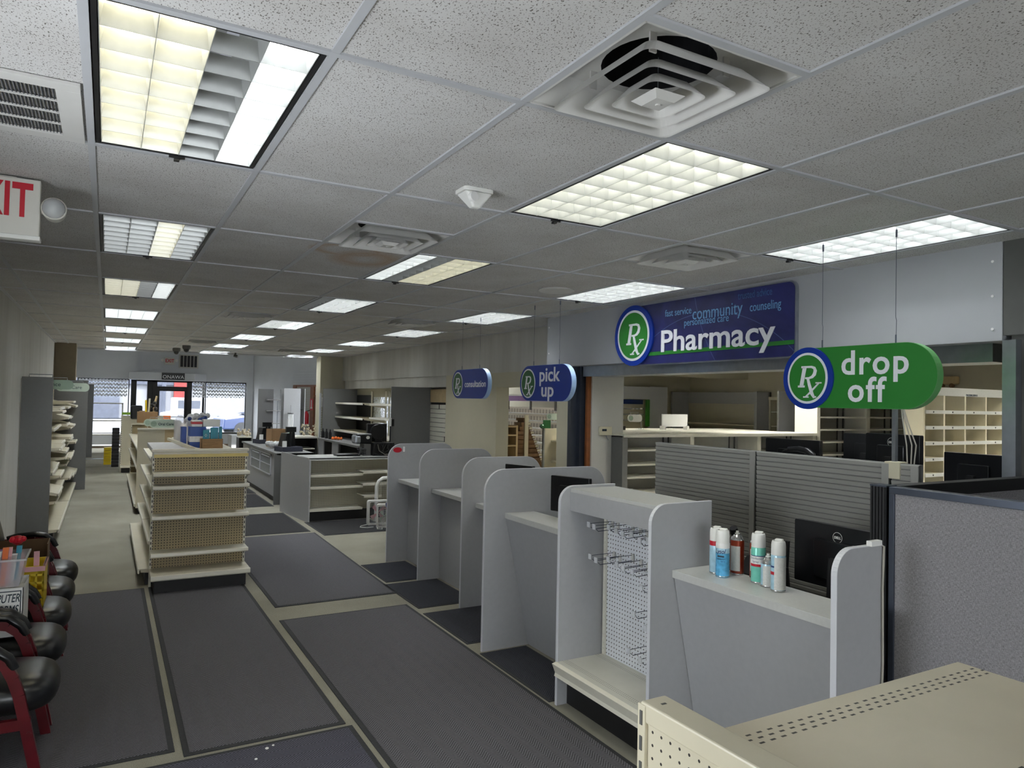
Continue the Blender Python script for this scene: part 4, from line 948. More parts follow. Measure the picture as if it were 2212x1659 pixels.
# cubicle panels
t = thing('cubicle_panel', 'grey fabric cubicle panel facing the aisle at the right edge', 'partition', (3.08, -.06, 0), -PI/2)
m_ = MB(); m_.box(.0, 1.9, .0, .05, .02, 1.47); m_.build('fabric', 'cubicle_fabric', t)
m_ = MB(); m_.box(-.0, 1.9, -.008, .058, 1.47, 1.50); m_.box(-.0, .025, -.008, .058, .0, 1.47); m_.build('frame', 'dark_steel', t, bevel=.002)
t = thing('cubicle_panel', 'grey fabric cubicle panel running back to the steel jamb', 'partition', (3.14, -.06, 0), 0)
m_ = MB(); m_.box(0, 1.30, 0, .05, .02, 1.44); m_.build('fabric', 'cubicle_fabric', t)
m_ = MB(); m_.box(0, 1.30, -.006, .056, 1.44, 1.50); m_.build('frame', 'black_metal', t, bevel=.002)
t = thing('corner_post', 'black ribbed corner post joining the cubicle panels', 'post', (3.07, -.05, 0), 0)
m_ = MB(); m_.box(0, .07, 0, .075, 0, 1.495)
for k in range(5): m_.box(-.006, 0, .004+k*.015, .012+k*.015, 0, 1.495)
m_.build('post', 'black_metal', t)
m_ = MB(); m_.box(-.002, .072, -.002, .077, 1.495, 1.502); m_.build('cap', 'dark_steel', t)

# ================================================================ SHELVING
def shelf(t, x0, x1, d, z, mat='shelf_beige', lipmat='shelf_edge', y=0, lip=.034, tilt=0, name='shelf', deck=None):
    """shelf from the back plane y to y-d (front); lip with a price channel and two end brackets"""
    m = MB(); dz = -tilt*d
    m.hexa([(x0, y, z-.010), (x1, y, z-.010), (x1, y-d, z-.010+dz), (x0, y-d, z-.010+dz)], [(x0, y, z), (x1, y, z), (x1, y-d, z+dz), (x0, y-d, z+dz)])
    for xx in (x0, x1-.004): m.prism([(y, z-.010), (y, z-.085), (y-.05, z-.075), (y-d+.01, z-.03+dz), (y-d+.01, z-.010+dz)], 'x', xx, xx+.004)
    s = m.build(name, deck or mat, t)
    m = MB(); m.prism([(y-d, z+.004+dz), (y-d-.012, z+dz), (y-d-.016, z-lip+.01+dz), (y-d-.008, z-lip+dz), (y-d, z-lip+.006+dz)], 'x', x0, x1); m.build('price_channel', lipmat, s)
    return s
def gondola(name, label, loc, rz, w_, h, shelves, peg='peg_beige', cat='shelf unit', group=None, base_d=.40, base_z=.16, base=True, both=False, mat='shelf_beige', top=True, kick='kick_black', backmat=None, thick=.03, lipmat='shelf_edge', deck=None):
    """shelves: (z, depth[, x0, x1, tilt])"""
    t = thing(name, label, cat, loc, rz, group)
    m = MB(); m.box(.02, w_-.02, 0, thick-.006, base_z if base else .05, h-.01); m.build('back_panel', peg, t)
    for xx in (0, w_-.02):
        m = MB(); m.box(xx, xx+.02, -.012, thick, 0, h)
        m.build('upright', 'shelf_edge', t)
    m = MB()
    for xx in (.006, w_-.014):
        k = 0
        while .2+k*.05 < h-.05: m.box(xx, xx+.008, -.0128, -.012, .2+k*.05, .225+k*.05); k += 1
    m.build('slots', 'kick_black', t)
    for s in shelves:
        z, d = s[0], s[1]; x0, x1 = (s[2], s[3]) if len(s) > 2 else (.002, w_-.002); shelf(t, x0, x1, d, z, mat, tilt=s[4] if len(s) > 4 else 0, lipmat=lipmat)
    if base:
        shelf(t, 0.0, w_, base_d, base_z, mat, lip=.045, name='base_shelf', lipmat=lipmat, deck=deck)
        m = MB(); m.box(.03, w_-.03, -base_d+.05, 0, .002, base_z-.045); m.build('kick_plate', kick, t, bevel=.003)
    if top:
        m = MB(); m.box(-.004, w_+.004, -.014, thick+.004, h-.012, h); m.build('top_rail', 'shelf_edge', t, bevel=.002)
    return t
# front gondola end facing the camera
t = gondola('gondola_shelving', 'beige pegboard shelf end facing the camera with five white shelves', (.478, 5.72, 0), 0, .866, 1.30,
        [(1.095, .19), (.972, .19), (.69, .20), (.345, .22)], base_d=.355, base_z=.17, mat='shelf_white', deck='deck_front', group='beige gondola shelving')
m_ = MB(); m_.box(-.01, .876, -.045, .04, 1.285, 1.31).box(.01, .86, -.03, .0, 1.25, 1.285); m_.build('top_cap', 'shelf_edge', t, bevel=.003)
m_ = MB(); m_.box(.012, .87, -.052, -.028, 1.232, 1.262); m_.build('yellow_price_strip', 'price_strip_yellow', t)
# double run behind it: west side shelves face the left aisle
t = gondola('gondola_shelving', 'low beige shelving run behind the camera facing end, its shelves jutting into the left aisle', (.86, 8.6, 0), -PI/2, 2.83, 1.27,
        [(1.13, .33, .002, 1.4), (1.13, .33, 1.42, 2.82), (.92, .36, .002, 1.4), (.92, .36, 1.42, 2.82), (.66, .36, .002, 1.4), (.66, .36, 1.42, 2.82), (.42, .38, .002, 1.4), (.42, .38, 1.42, 2.82)], base_d=.46, base_z=.16, group='beige gondola shelving')
m_ = MB(); m_.box(0, 2.83, 0, .42, 1.255, 1.275); m_.build('top_deck', 'shelf_beige', t)
m_ = MB(); m_.box(0, 2.83, .42, .44, .05, 1.25); m_.build('rear_panel', 'peg_beige', t)
t = thing('loose_shelf', 'glossy white loose shelf lying flat across the shelving top', 'shelf', (.62, 6.6, 1.28), 0)
m_ = MB(); m_.box(-.12, .20, -.75, .55, 0, .012).box(-.125, -.12, -.75, .55, -.03, .012); m_.build('deck', 'bag_white', t, bevel=.002)
t = thing('loose_upright', 'long beige slotted upright lying diagonally on the shelving top', 'rail', (.85, 6.6, 1.295), 0)
m_ = MB(); m_.hexa([(-.03, -.8, 0), (.0, -.8, 0), (-.10, .9, 0), (-.13, .9, 0)], [(-.03, -.8, .03), (.0, -.8, .03), (-.10, .9, .03), (-.13, .9, .03)]); m_.build('rail', 'shelf_beige', t)
t = thing('loose_upright', 'short beige slotted upright beside the longer one on the shelving top', 'rail', (.88, 6.28, 1.28), 0)
m_ = MB(); m_.hexa([(0, -.5, 0), (.04, -.5, 0), (-.03, .05, 0), (-.07, .05, 0)], [(0, -.5, .025), (.04, -.5, .025), (-.03, .05, .025), (-.07, .05, .025)]); m_.build('rail', 'shelf_beige', t)
# stock standing on the shelving top
t = thing('carton', 'open brown cardboard carton holding teal packs on the front shelving', 'box', (.94, 6.0, 1.276), 0)
m_ = MB(); W, D_, Hh = .205, .15, .115
m_.box(0, W, 0, .004, 0, Hh).box(0, W, D_-.004, D_, 0, Hh).box(0, .004, 0, D_, 0, Hh).box(W-.004, W, 0, D_, 0, Hh).box(0, W, 0, D_, 0, .004); m_.build('carton', 'cardboard', t)
m_ = MB()
for k, (a, b_) in enumerate(((.02, .19), (.02, .13), (.05, .16), (.02, .10), (.11, .18))): m_.box(a, b_, -.0008, 0, .095-k*.017, .098-k*.017)
m_.box(.015, .19, -.0008, 0, .014, .019); m_.build('printed_lines', 'cardboard_dark', t)
for k, (x, wd, hh, lab) in enumerate(((.02, .06, .20, 'teal pack standing leftmost in the brown carton'), (.09, .075, .225, 'teal rounded pack in the middle of the brown carton'), (.172, .03, .235, 'slim teal pack at the right in the brown carton'))):
    m_ = MB((.94+x, 6.05, 1.281)); m_.prism(rounded(wd, hh, .012 if k else .003, 4, .94+x, 1.281), 'y', 6.05, 6.09); tag(m_.build('tissue_pack', 'teal', bevel=.002), lab, 'pack', 'teal packs in the carton')
text_o = MB((.965, 6.049, 1.36)); text_o.stroke([(.985, 1.44), (.975, 1.425), (.985, 1.41), (.995, 1.425), (.985, 1.44)], .004, 'y', 6.0475, 6.0495); tag(text_o.build('pack_print', 'paper'), 'white printed ring on the leftmost teal pack', 'label')
def boxy(name, lab, cat, x0, x1, y0, y1, z0, z1, mat, band=None, grp=None, bev=.003):
    t = thing(name, lab, cat, (x0, y0, z0), 0, grp); m = MB((x0, y0, z0)); m.box(x0, x1, y0, y1, z0, z1); m.build('body', mat, t, bevel=bev)
    for b in band or (): m = MB((x0, y0, z0)); m.box(x0-.001, x1+.001, y0-.001, y1+.001, b[0], b[1]); m.build('band', b[2], t)
    return t
boxy('stock_box', 'blue and white tall box left of the brown carton', 'box', .86, 1.02, 6.35, 6.55, 1.276, 1.50, 'blue_box', [(1.34, 1.40, 'bag_white')])
boxy('stock_box', 'dark blue narrow box just left of the blue and white one', 'box', .80, .85, 6.6, 6.75, 1.276, 1.49, 'blue_box')
boxy('stock_box', 'white box with red spot on top of the blue box', 'box', .88, .98, 6.36, 6.5, 1.502, 1.57, 'paper', [(1.53, 1.555, 'red')])
boxy('stock_box', 'long white box on the pile above the teal packs', 'box', .99, 1.16, 6.36, 6.5, 1.502, 1.58, 'paper')
t = thing('plastic_bag', 'clear bag of white cups left of the blue boxes', 'bag', (.83, 7.2, 1.276), 0)
m_ = MB(); m_.lathe([(.045, 0), (.065, .04), (.062, .20), (.07, .26), (.04, .30), (.025, .33)], n=14); m_.build('bag', 'clear_plastic', t, True)
m_ = MB(); m_.cyl((-.015, 0, .01), (-.015, 0, .24), .032, 14).cyl((.035, .02, .01), (.035, .02, .20), .02, 14); m_.build('cups', 'paper', t, True)
t = thing('plastic_bag', 'crumpled bags of dark and yellow goods on the pile', 'bag', (.92, 6.9, 1.276), 0)
m_ = MB()
for k in range(14): m_.ball((-.05+.22*random.random(), -.05+.12*random.random(), .28+.06*random.random()), .028+.015*random.random(), 8)
m_.box(-.04, .16, -.02, .12, 0, .27); m_.build('bags', 'bag_white', t, True)
m_ = MB()
for k in range(6): m_.ball((-.03+.2*random.random(), -.07, .27+.04*random.random()), .024, 8)
m_.build('dark_goods', 'blue_box', t, True)

# second shelving run
t = gondola('gondola_shelving', 'tall beige shelving with plain end panel under the oral care sign', (.86, 15.2, 0), -PI/2, 4.8, 1.31, [(1.0, .34, 0, 2.4), (1.0, .34, 2.42, 4.79), (.7, .34, 0, 2.4), (.7, .34, 2.42, 4.79)], base_d=.36, group='beige gondola shelving')
m_ = MB(); m_.box(4.8, 4.815, -.355, .02, .10, 1.30); m_.build('end_panel', 'shelf_beige', t)
m_ = MB(); m_.box(4.79, 4.83, -.36, .55, 1.295, 1.32); m_.build('end_cap', 'shelf_edge', t)
m_ = MB(); m_.box(4.8, 4.812, .02, .55, .12, 1.295); m_.build('end_pegboard', 'tan_fixture', t)
m_ = MB(); m_.box(0, 4.8, 0, .5, 1.29, 1.305); m_.build('top_deck', 'shelf_beige', t)
t = gondola('gondola_shelving', 'pegboard shelf end peeking out left of the oral care run', (.55, 15.5, 0), 0, .35, 1.19, [(.9, .16), (.56, .16), (.32, .16)], base_d=.2, group='beige gondola shelving')
t = gondola('gondola_shelving', 'far beige shelving end with brown books low on it', (.39, 17.2, 0), 0, .9, 1.33, [], base_d=.2, group='beige gondola shelving', peg='shelf_beige')
m_ = MB(); m_.box(0, .9, .03, .4, .12, 1.31); m_.build('end_panel', 'tan_fixture', t)
t = thing('stack_of_crates', 'low stack of yellow crates on the far aisle floor', 'crates', (.05, 19.3, 0), 0)
for k in range(6): m_ = MB(); m_.box(0, .17, 0, .25, .002+k*.075, .07+k*.075); m_.build('crate', 'yellow', t, bevel=.005)
t = thing('stack_of_trays', 'tall stack of black trays against the far shelving', 'trays', (.22, 18.6, 0), 0)
for k in range(12): m_ = MB(); m_.box(0, .16, 0, .3, .002+k*.082, .075+k*.082); m_.build('tray', 'black_plastic', t, bevel=.005)
def oval_sign(lab, x, y, z, wd, hh, word, face, facing=0, bracket=True, legs=0):
    t = thing('category_sign', lab, 'sign', (x, y, z), facing, 'oval category signs')
    m = MB(); m.prism(rounded(wd, hh, hh*.48, 8), 'y', 0, .012); m.build('panel', face, t)
    m = MB(); m.prism(ellipse(hh*.5, hh*.5, hh*.34, hh*.34, 20), 'y', -.002, 0); m.build('badge', 'sage_dark', t)
    if word: text('lettering', word, hh*.42, 'ink', t, (hh*1.0, -.002, hh*.33), offset=.001)
    if bracket: m = MB(); m.tube([(wd*.2, .02, hh), (wd*.2, .02, hh+.03), (wd*.8, .02, hh+.03), (wd*.8, .02, hh)], .003, 5); m.build('bracket', 'steel', t, True)
    if legs: m = MB(); m.tube([(wd*.95, .006, hh*.5), (wd*.95, .006, -legs)], .004, 6).box(wd*.95-.03, wd*.95+.03, -.02, .03, -legs-.004, -legs); m.build('stem', 'steel', t, True)
    return t
oval_sign('sage oval oral care sign in front of the second shelving run', .66, 10.42, 1.3205, .46, .125, 'Oral Care', 'sage')
oval_sign('sage oval baby care sign behind the oral care sign', .62, 11.3, 1.311, .46, .12, 'Baby Care', 'sage')
# things standing on the far shelving, against the windows
t = thing('tool_bin', 'brown bin of wooden handles and yellow straps on the far shelving', 'bin', (.80, 13.0, 1.311), 0)
m_ = MB(); m_.box(-.22, .12, 0, .2, 0, .20); m_.build('bin', 'cardboard', t)
for a, b_, mt in (((.06, .05), (-.02, .45), 'shelf_beige'), ((.10, .1), (.10, .50), 'tan_fixture'), ((.03, .08), (-.08, .42), 'yellow')):
    m_ = MB(); m_.cyl((a[0]-.1, a[1], .03), (b_[0], a[1], b_[1]), .018, 10); m_.build('handle', mt, t, True)
m_ = MB(); 
for k in range(7): m_.ball((.0+.1*random.random(), .1, .22+.15*random.random()), .035, 8)
m_.build('dark_straps', 'black_plastic', t, True)
boxy('plastic_basket', 'orange basket at the right of the wooden handles', 'basket', 1.02, 1.14, 13.0, 13.15, 1.306, 1.44, 'orange')
boxy('folded_bag', 'black folded bags on the far shelving against the left window', 'bag', .52, .74, 15.0, 15.2, 1.31, 1.60, 'black_plastic', bev=.03)
boxy('storage_box', 'brown open box below the black folded bags', 'box', .66, .95, 14.3, 14.6, 1.311, 1.50, 'brown_fixture')
boxy('green_tray', 'small bright green tray on the farthest shelving end', 'tray', .40, .60, 17.3, 17.5, 1.345, 1.40, 'lime')
# display table outside frame in front of the window
t = thing('wire_table', 'white metal rack standing in the left shop window', 'rack', (-.45, 23.5, 0), 0)
m_ = MB()
for x in (0, .95): 
    for y in (0, .5): m_.box(x, x+.03, y, y+.03, 0, 1.55)
for z in (.2, .55, .98, 1.52): m_.box(0, .98, 0, .53, z, z+.03)
m_.build('frame', 'shelf_white', t)
t = thing('threshold_strip', 'bright metal strip across the aisle floor before the shop window', 'strip', (-.6, 21.2, 0)); m_ = MB(); m_.box(0, .85, 0, .06, 0.0005, .012); m_.build('strip', 'steel', t)

# ---- left wall shelving, gray end panels
def wall_unit(label, y0, y1, panel_x, shelves, near=True, far=True, hh=2.05, base_d=.40, top=2.0):
    t = gondola('tall_shelving', label, (-.80, y0, 0), PI/2, y1-y0, top, shelves, base_d=base_d, base_z=.15, group='tall shelving along the left wall', top=False)
    m = MB(); m.box(-.022, 0, -(panel_x+.80), .02, 0, hh); m.build('side_panel', 'laminate_dark', t, bevel=.001)
    return t
def bays_(L, n, zs, dmin=.36, dmax=.44):
    S = []; random.seed(int(L*100)+n)
    for k in range(n):
        a, b_ = L*k/n+.003, L*(k+1)/n-.003
        for z in zs: S.append((z+random.uniform(-.06, .06), random.uniform(dmin, dmax), a, b_, random.choice((0, 0, 0, .25))))
    return S
wall_unit('left wall shelving behind the nearest tall grey end panel', 8.475, 11.2, -.498, bays_(2.725, 3, (1.62, 1.38, 1.12, .92, .68, .45), .28, .40), hh=2.024)
t = wall_unit('left wall shelving continuing before the second grey end panel', 11.23, 13.94, -.76, bays_(2.71, 3, (1.66, 1.42, 1.18, .98, .74, .5), .30, .42), hh=2.0)
wall_unit('left wall shelving starting with the second tall grey end panel', 13.99, 18.5, -.238, bays_(4.5, 4, (1.6, 1.2, .9, .6), .3, .4), hh=2.08)
wall_unit('farthest tall grey end panel on the left, edge lit by the window', 21.9, 23.2, -.255, [(1.2, .4)], hh=2.10)
oval_sign('dark oval sign behind the nearest grey panel, its word cut off', -.66, 8.9, 1.88, .36, .12, '', 'sage_dark')
oval_sign('pale oval care sign between the first two grey end panels', -.60, 10.9, 1.86, .44, .13, '', 'sage')
text('lettering', 'Care', .07, 'ink', bpy.data.objects['category_sign.003'], (.20, -.002, .04))
text('lettering', 'nce', .07, 'ink', bpy.data.objects['category_sign.002'], (.12, -.002, .04))
t = thing('wire_sign_holder', 'thin wire frame standing on top of the nearest grey panel', 'wire frame', (-.70, 8.5, 2.025))
m_ = MB(); m_.tube([(-.05, 0, 0), (-.05, 0, .03), (.19, 0, .03), (.19, 0, 0)], .004, 5); m_.build('wire', 'dark_steel', t, True)

# ================================================================ CHAIRS
def chair(loc, label):
    t = thing('waiting_chair', label, 'chair', loc, PI/2, 'black vinyl waiting chairs along the left wall')   # faces +x
    m = MB(); n = 20; P = []
    for k in range(n):
        a = 2*PI*k/n; ex = abs(math.cos(a))**.6*math.copysign(1, math.cos(a)); ey = abs(math.sin(a))**.6*math.copysign(1, math.sin(a)); P.append((ex, ey))
    prof = [(.02, .300), (.72, .305), (.93, .325), (1.0, .375), (.98, .425), (.86, .460), (.55, .476), (.02, .480)]
    vs = [(p[0]*.262*r, p[1]*.27*r-.01, z-(.012 if p[1] < 0 else 0)*r) for r, z in prof for p in P]
    fs = [(i*n+k, i*n+(k+1) % n, (i+1)*n+(k+1) % n, (i+1)*n+k) for i in range(len(prof)-1) for k in range(n)]
    m._add(vs, fs); m.build('seat', 'vinyl', t, True, sub=1)
    m = MB(); B = [(-.23, .27, .50), (.23, .27, .50), (.24, .36, .92), (-.24, .36, .92)]
    prof = [(.3, .0), (.85, .02), (1, .05), (.85, .085), (.3, .095)]
    n = 20; vs = []
    for r, y in prof:
        for k in range(n):
            a = 2*PI*k/n; ex = abs(math.cos(a))**.5*math.copysign(1, math.cos(a)); ez = abs(math.sin(a))**.5*math.copysign(1, math.sin(a))
            z = .72+ez*.22*r; vs.append((ex*.245*r, .20+y+(z-.5)*.22, z))
    m._add(vs, [(i*n+k, i*n+(k+1) % n, (i+1)*n+(k+1) % n, (i+1)*n+k) for i in range(4) for k in range(n)]+[tuple(range(n)), tuple(range(4*n, 5*n))]); m.build('backrest', 'vinyl', t, True)
    for s in (-1, 1):
        x = s*.272
        # bent wood: rear top, arm, curving down into the front leg
        m = MB(); pts = [(x, .27, .59), (x, .16, .615), (x, .05, .618), (x, -.02, .602), (x, -.065, .565), (x, -.095, .50), (x, -.12, .42), (x, -.165, .2), (x, -.205, .0)]
        for a, b_ in zip(pts[:-1], pts[1:]):
            d = Vector((0, b_[1]-a[1], b_[2]-a[2])).normalized(); nn = Vector((0, -d.z, d.y))*.023
            m.hexa([(x-.017, a[1]-nn.y, a[2]-nn.z), (x+.017, a[1]-nn.y, a[2]-nn.z), (x+.017, a[1]+nn.y, a[2]+nn.z), (x-.017, a[1]+nn.y, a[2]+nn.z)],
                   [(x-.017, b_[1]-nn.y, b_[2]-nn.z), (x+.017, b_[1]-nn.y, b_[2]-nn.z), (x+.017, b_[1]+nn.y, b_[2]+nn.z), (x-.017, b_[1]+nn.y, b_[2]+nn.z)])
        m.build('arm_and_front_leg', 'chair_wood', t)
        m = MB(); m.tube([(x, .24, .632), (x, .16, .655), (x, .06, .660), (x, -.02, .645), (x, -.075, .598), (x, -.10, .545)], [.02, .03, .033, .033, .03, .018], 12, rz=.022); m.build('arm_pad', 'vinyl', t, True)
        m = MB(); m.hexa([(x-.016, .20, .42), (x+.016, .20, .42), (x+.016, .25, .42), (x-.016, .25, .42)], [(x-.016, .24, .63), (x+.016, .24, .63), (x+.016, .29, .63), (x-.016, .29, .63)])
        m.hexa([(x-.016, .25, .0), (x+.016, .25, .0), (x+.016, .30, .0), (x-.016, .30, .0)], [(x-.016, .20, .42), (x+.016, .20, .42), (x+.016, .25, .42), (x-.016, .25, .42)]); m.build('rear_leg', 'chair_wood', t)
        m = MB(); m.box(x-.015, x+.015, -.17, .24, .26, .31).cyl((x-.02, -.165, .24), (x+.02, -.165, .24), .009, 10); m.build('side_rail', 'chair_wood', t)
    m = MB(); m.box(-.27, .27, -.15, -.125, .26, .30).box(-.27, .27, .18, .2, .26, .30); m.build('front_rail', 'chair_wood', t)
    return t
CY = [(2.35, 'black waiting chair nearest the camera with a red wooden frame'), (3.0, 'black waiting chair second from the camera, beside the white computer forms box'), (3.65, 'black waiting chair third from the camera, in front of the yellow crate'),
      (4.27, 'black waiting chair fourth from the camera'), (4.89, 'farthest black waiting chair at the carpet edge')]
c0 = chair((-.355, CY[0][0], 0), CY[0][1])
for y, lb in CY[1:]: dup(c0, (-.355, y, 0), lb)
# boxes on the chairs
t = thing('forms_box', 'white carton printed computer forms on the second and third chairs', 'box', (-.555, 2.83, .482), 0)
W, D_, Hh = .265, .32, .27
m_ = MB(); m_.box(0, W, 0, .004, 0, Hh).box(0, W, D_-.004, D_, 0, Hh).box(0, .004, 0, D_, 0, Hh).box(W-.004, W, 0, D_, 0, Hh).box(0, W, 0, D_, 0, .004).box(0, W, 0, D_, Hh-.05, Hh-.046); m_.build('carton', 'paper', t)
m_ = MB(); m_.box(.02, .255, -.001, 0, .115, .255); m_.build('print_border', 'ink', t); m_ = MB(); m_.box(.025, .250, -.0015, -.001, .120, .250); m_.build('print_field', 'paper', t)
text('lettering', 'COMPUTER', .064, 'ink', t, (.063, -.0018, .194), shear=.25, offset=.0006, fit=.186); text('lettering', 'FORMS', .064, 'ink', t, (.130, -.0018, .132), shear=.25, offset=.0006, fit=.116)
t = thing('clear_bin', 'clear plastic bin of coloured toothbrush packs on the white carton', 'bin', (-.555, 2.84, .753), 0)
m_ = MB(); m_.hexa([(.02, .02, 0), (.24, .02, 0), (.24, .28, 0), (.02, .28, 0)], [(0, 0, .155), (.265, 0, .155), (.265, .30, .155), (0, .30, .155)]); m_.build('bin', 'clear_plastic', t)
m_ = MB(); m_.box(-.008, .273, -.008, .0, .145, .155).box(.265, .273, 0, .30, .145, .155); m_.build('rim', 'clear_hook', t)
random.seed(3)
KM = ['purple', 'teal', 'pink', 'yellow', 'red', 'paper', 'purple', 'green', 'orange', 'pink', 'paper', 'teal']
KN = {'purple': 'purple', 'teal': 'teal', 'pink': 'pink', 'yellow': 'yellow', 'red': 'red', 'paper': 'white', 'green': 'green', 'orange': 'orange'}
PLN = ['far left front', 'left front', 'left rear', 'middle rear', 'centre', 'centre front', 'middle front', 'right rear', 'right centre', 'right front', 'far right front', 'far right rear']
for k in range(12):
    x = -.52+.0155*k; y = 2.89+.05*(k % 4); t = thing('packed_stick', '%s stick shaped pack at the %s of the clear bin' % (KN[KM[k]], PLN[k]), 'pack', (x, y, .757), 0, 'coloured packs in the clear bin')
    m_ = MB(); lx = random.uniform(-.01, .02); hz = random.uniform(.15, .22); m_.hexa([(-.008, -.008, 0), (.012, -.008, 0), (.012, .008, 0), (-.008, .008, 0)], [(lx-.01, -.01, hz), (lx+.018, -.01, hz), (lx+.018, .01, hz), (lx-.01, .01, hz)]); m_.build('wrapper', KM[k], t)
for k, (x, y, z) in enumerate(((-.49, 3.09, 1.0), (-.35, 3.10, .97))):
    m_ = MB((x, y, .757)); m_.cyl((x, y, .757), (x, y, z), .006, 6).ball((x, y, z), .035, 10, .8)
    for q in range(5): m_.ball((x+.028*math.cos(q*1.256), y+.028*math.sin(q*1.256), z+.005), .018, 8)
    tag(m_.build('red_flower', 'red', smooth=True), ['taller red fabric flower above the clear bin', 'shorter red fabric flower at the right of the clear bin'][k], 'flower', 'red flowers')
t = thing('yellow_crate', 'yellow plastic crate with slotted side on the third chair', 'crate', (-.42, 3.42, .482), 0)
m_ = MB(); W, D_, Hh = .19, .30, .26
m_.box(W-.006, W, 0, D_, 0, Hh).box(0, W, D_-.006, D_, 0, Hh).box(0, .006, 0, D_, 0, Hh).box(0, W, 0, D_, 0, .006)
for k in range(6): m_.box(0, W, 0, .006, k*.05, k*.05+.012)
for k in range(6): m_.box(k*.036, k*.036+.008, 0, .006, 0, Hh)
m_.build('crate', 'yellow', t)
m_ = MB(); m_.box(-.004, W+.004, -.004, .012, Hh-.03, Hh).box(W-.01, W+.004, 0, D_, Hh-.02, Hh).box(.05, .08, .02, .03, Hh, Hh+.09).box(.13, .16, .02, .03, Hh, Hh+.09); m_.build('pink_rim', 'pink', t)
t = thing('cardboard_box', 'open brown cardboard box on the fourth chair', 'box', (-.555, 4.03, .482), 0)
W, D_, Hh = .305, .235, .29
m_ = MB(); m_.box(0, W, 0, .005, 0, Hh-.15).box(0, W, D_-.005, D_, 0, Hh).box(0, .005, 0, D_, 0, Hh).box(W-.005, W, 0, D_, 0, Hh).box(0, W, 0, D_, 0, .005); m_.build('carton', 'cardboard_dark', t)

# ================================================================ RIGHT SIDE: REGISTER COUNTERS
t = thing('display_counter', 'grey laminate display counter with two sliding glass windows', 'counter', (2.62, 10.68, 0), 0)
o = (2.62, 10.68, 0)
m_ = MB(o); m_.box(2.66, 3.22, 10.70, 14.3, .10, .84); m_.build('carcass', 'laminate', t)
m_ = MB(o); m_.box(2.60, 3.26, 10.66, 10.70, 0, .875); m_.build('end_panel', 'laminate_dark', t)
m_ = MB(o); m_.box(2.70, 3.2, 10.72, 14.28, 0, .10); m_.build('kick_plate', 'black_metal', t)
m_ = MB(o); m_.box(2.63, 3.26, 10.66, 14.32, .84, .875); m_.build('worktop', 'laminate_dark', t, bevel=.003)
m_ = MB(o); m_.box(2.645, 2.66, 11.25, 13.3, .79, .82).box(2.645, 2.66, 11.25, 13.3, .44, .46).box(2.645, 2.66, 11.25, 11.28, .44, .82).box(2.645, 2.66, 13.27, 13.3, .44, .82).box(2.645, 2.66, 12.26, 12.29, .44, .82); m_.build('window_frame', 'edge_band', t)
for y0 in (11.28, 12.29):
    m_ = MB(o); m_.box(2.652, 2.656, y0, y0+.98, .46, .79); m_.build('glass_pane', 'case_glass', t)
    m_ = MB(o); m_.box(2.648, 2.653, y0+.05, y0+.93, .615, .63).box(2.646, 2.652, y0+.1, y0+.85, .75, .77); m_.build('inner_shelf', 'edge_band', t)
t = thing('counter_gate', 'low grey swing panel between the display counter and the pegboard unit', 'gate', (2.80, 9.98, 0), 0)
m_ = MB(); m_.box(0, .03, 0, .67, .03, .77); m_.build('panel', 'laminate', t); m_ = MB(); m_.box(-.01, .05, 0, .67, .77, .79); m_.build('top_rail', 'laminate_dark', t)
m_ = MB(); m_.box(-.005, .03, .62, .68, .0, .06); m_.build('caster', 'black_plastic', t)
# low pegboard unit
t = thing('low_pegboard_unit', 'low grey cabinet with cream pegboard back and three long shelves', 'shelf unit', (2.62, 8.70, 0), 0); o = (2.62, 8.70, 0)
m_ = MB(o); m_.prism([(2.56, 0), (2.72, 0), (2.72, .93), (2.56, .95)], 'y', 9.94, 9.96)
m_.hexa([(2.705, 8.68, 0), (2.725, 8.68, 0), (2.58, 9.96, 0), (2.56, 9.96, 0)], [(2.705, 8.68, .935), (2.725, 8.68, .935), (2.58, 9.96, .955), (2.56, 9.96, .955)]); m_.build('side_panel', 'laminate', t)
m_ = MB(o); m_.box(2.70, 4.02, 8.70, 8.72, .905, .945).hexa([(2.70, 8.70, .925), (4.1, 8.70, .925), (4.1, 9.3, .925), (2.66, 9.3, .925)], [(2.70, 8.70, .95), (4.1, 8.70, .95), (4.1, 9.3, .95), (2.66, 9.3, .95)]); m_.build('worktop', 'laminate_top', t, bevel=.003)
m_ = MB(o); m_.box(2.72, 4.1, 8.98, 9.0, .1, .93); m_.build('pegboard', 'peg_light', t)
s_ = thing_parent = t
def shelf_w(x0, x1, y, d, z, par, oo):
    m = MB(oo); m.box(x0, x1, y-d, y, z-.012, z); s = m.build('shelf', 'shelf_white', par)
    m = MB(oo); m.box(x0, x1, y-d-.008, y-d, z-.035, z+.002); m.build('price_channel', 'shelf_edge', s)
for z in (.695, .515, .185): shelf_w(2.725, 3.53, 8.98, .26, z, t, o)
for z in (.735, .555): shelf_w(3.50, 4.08, 8.98, .36, z, t, o)
shelf_w(3.52, 3.80, 8.98, .36, .37, t, o)
m_ = MB(o); m_.box(2.73, 4.08, 8.78, 8.80, .002, .15); m_.build('kick_plate', 'kick_black', t)
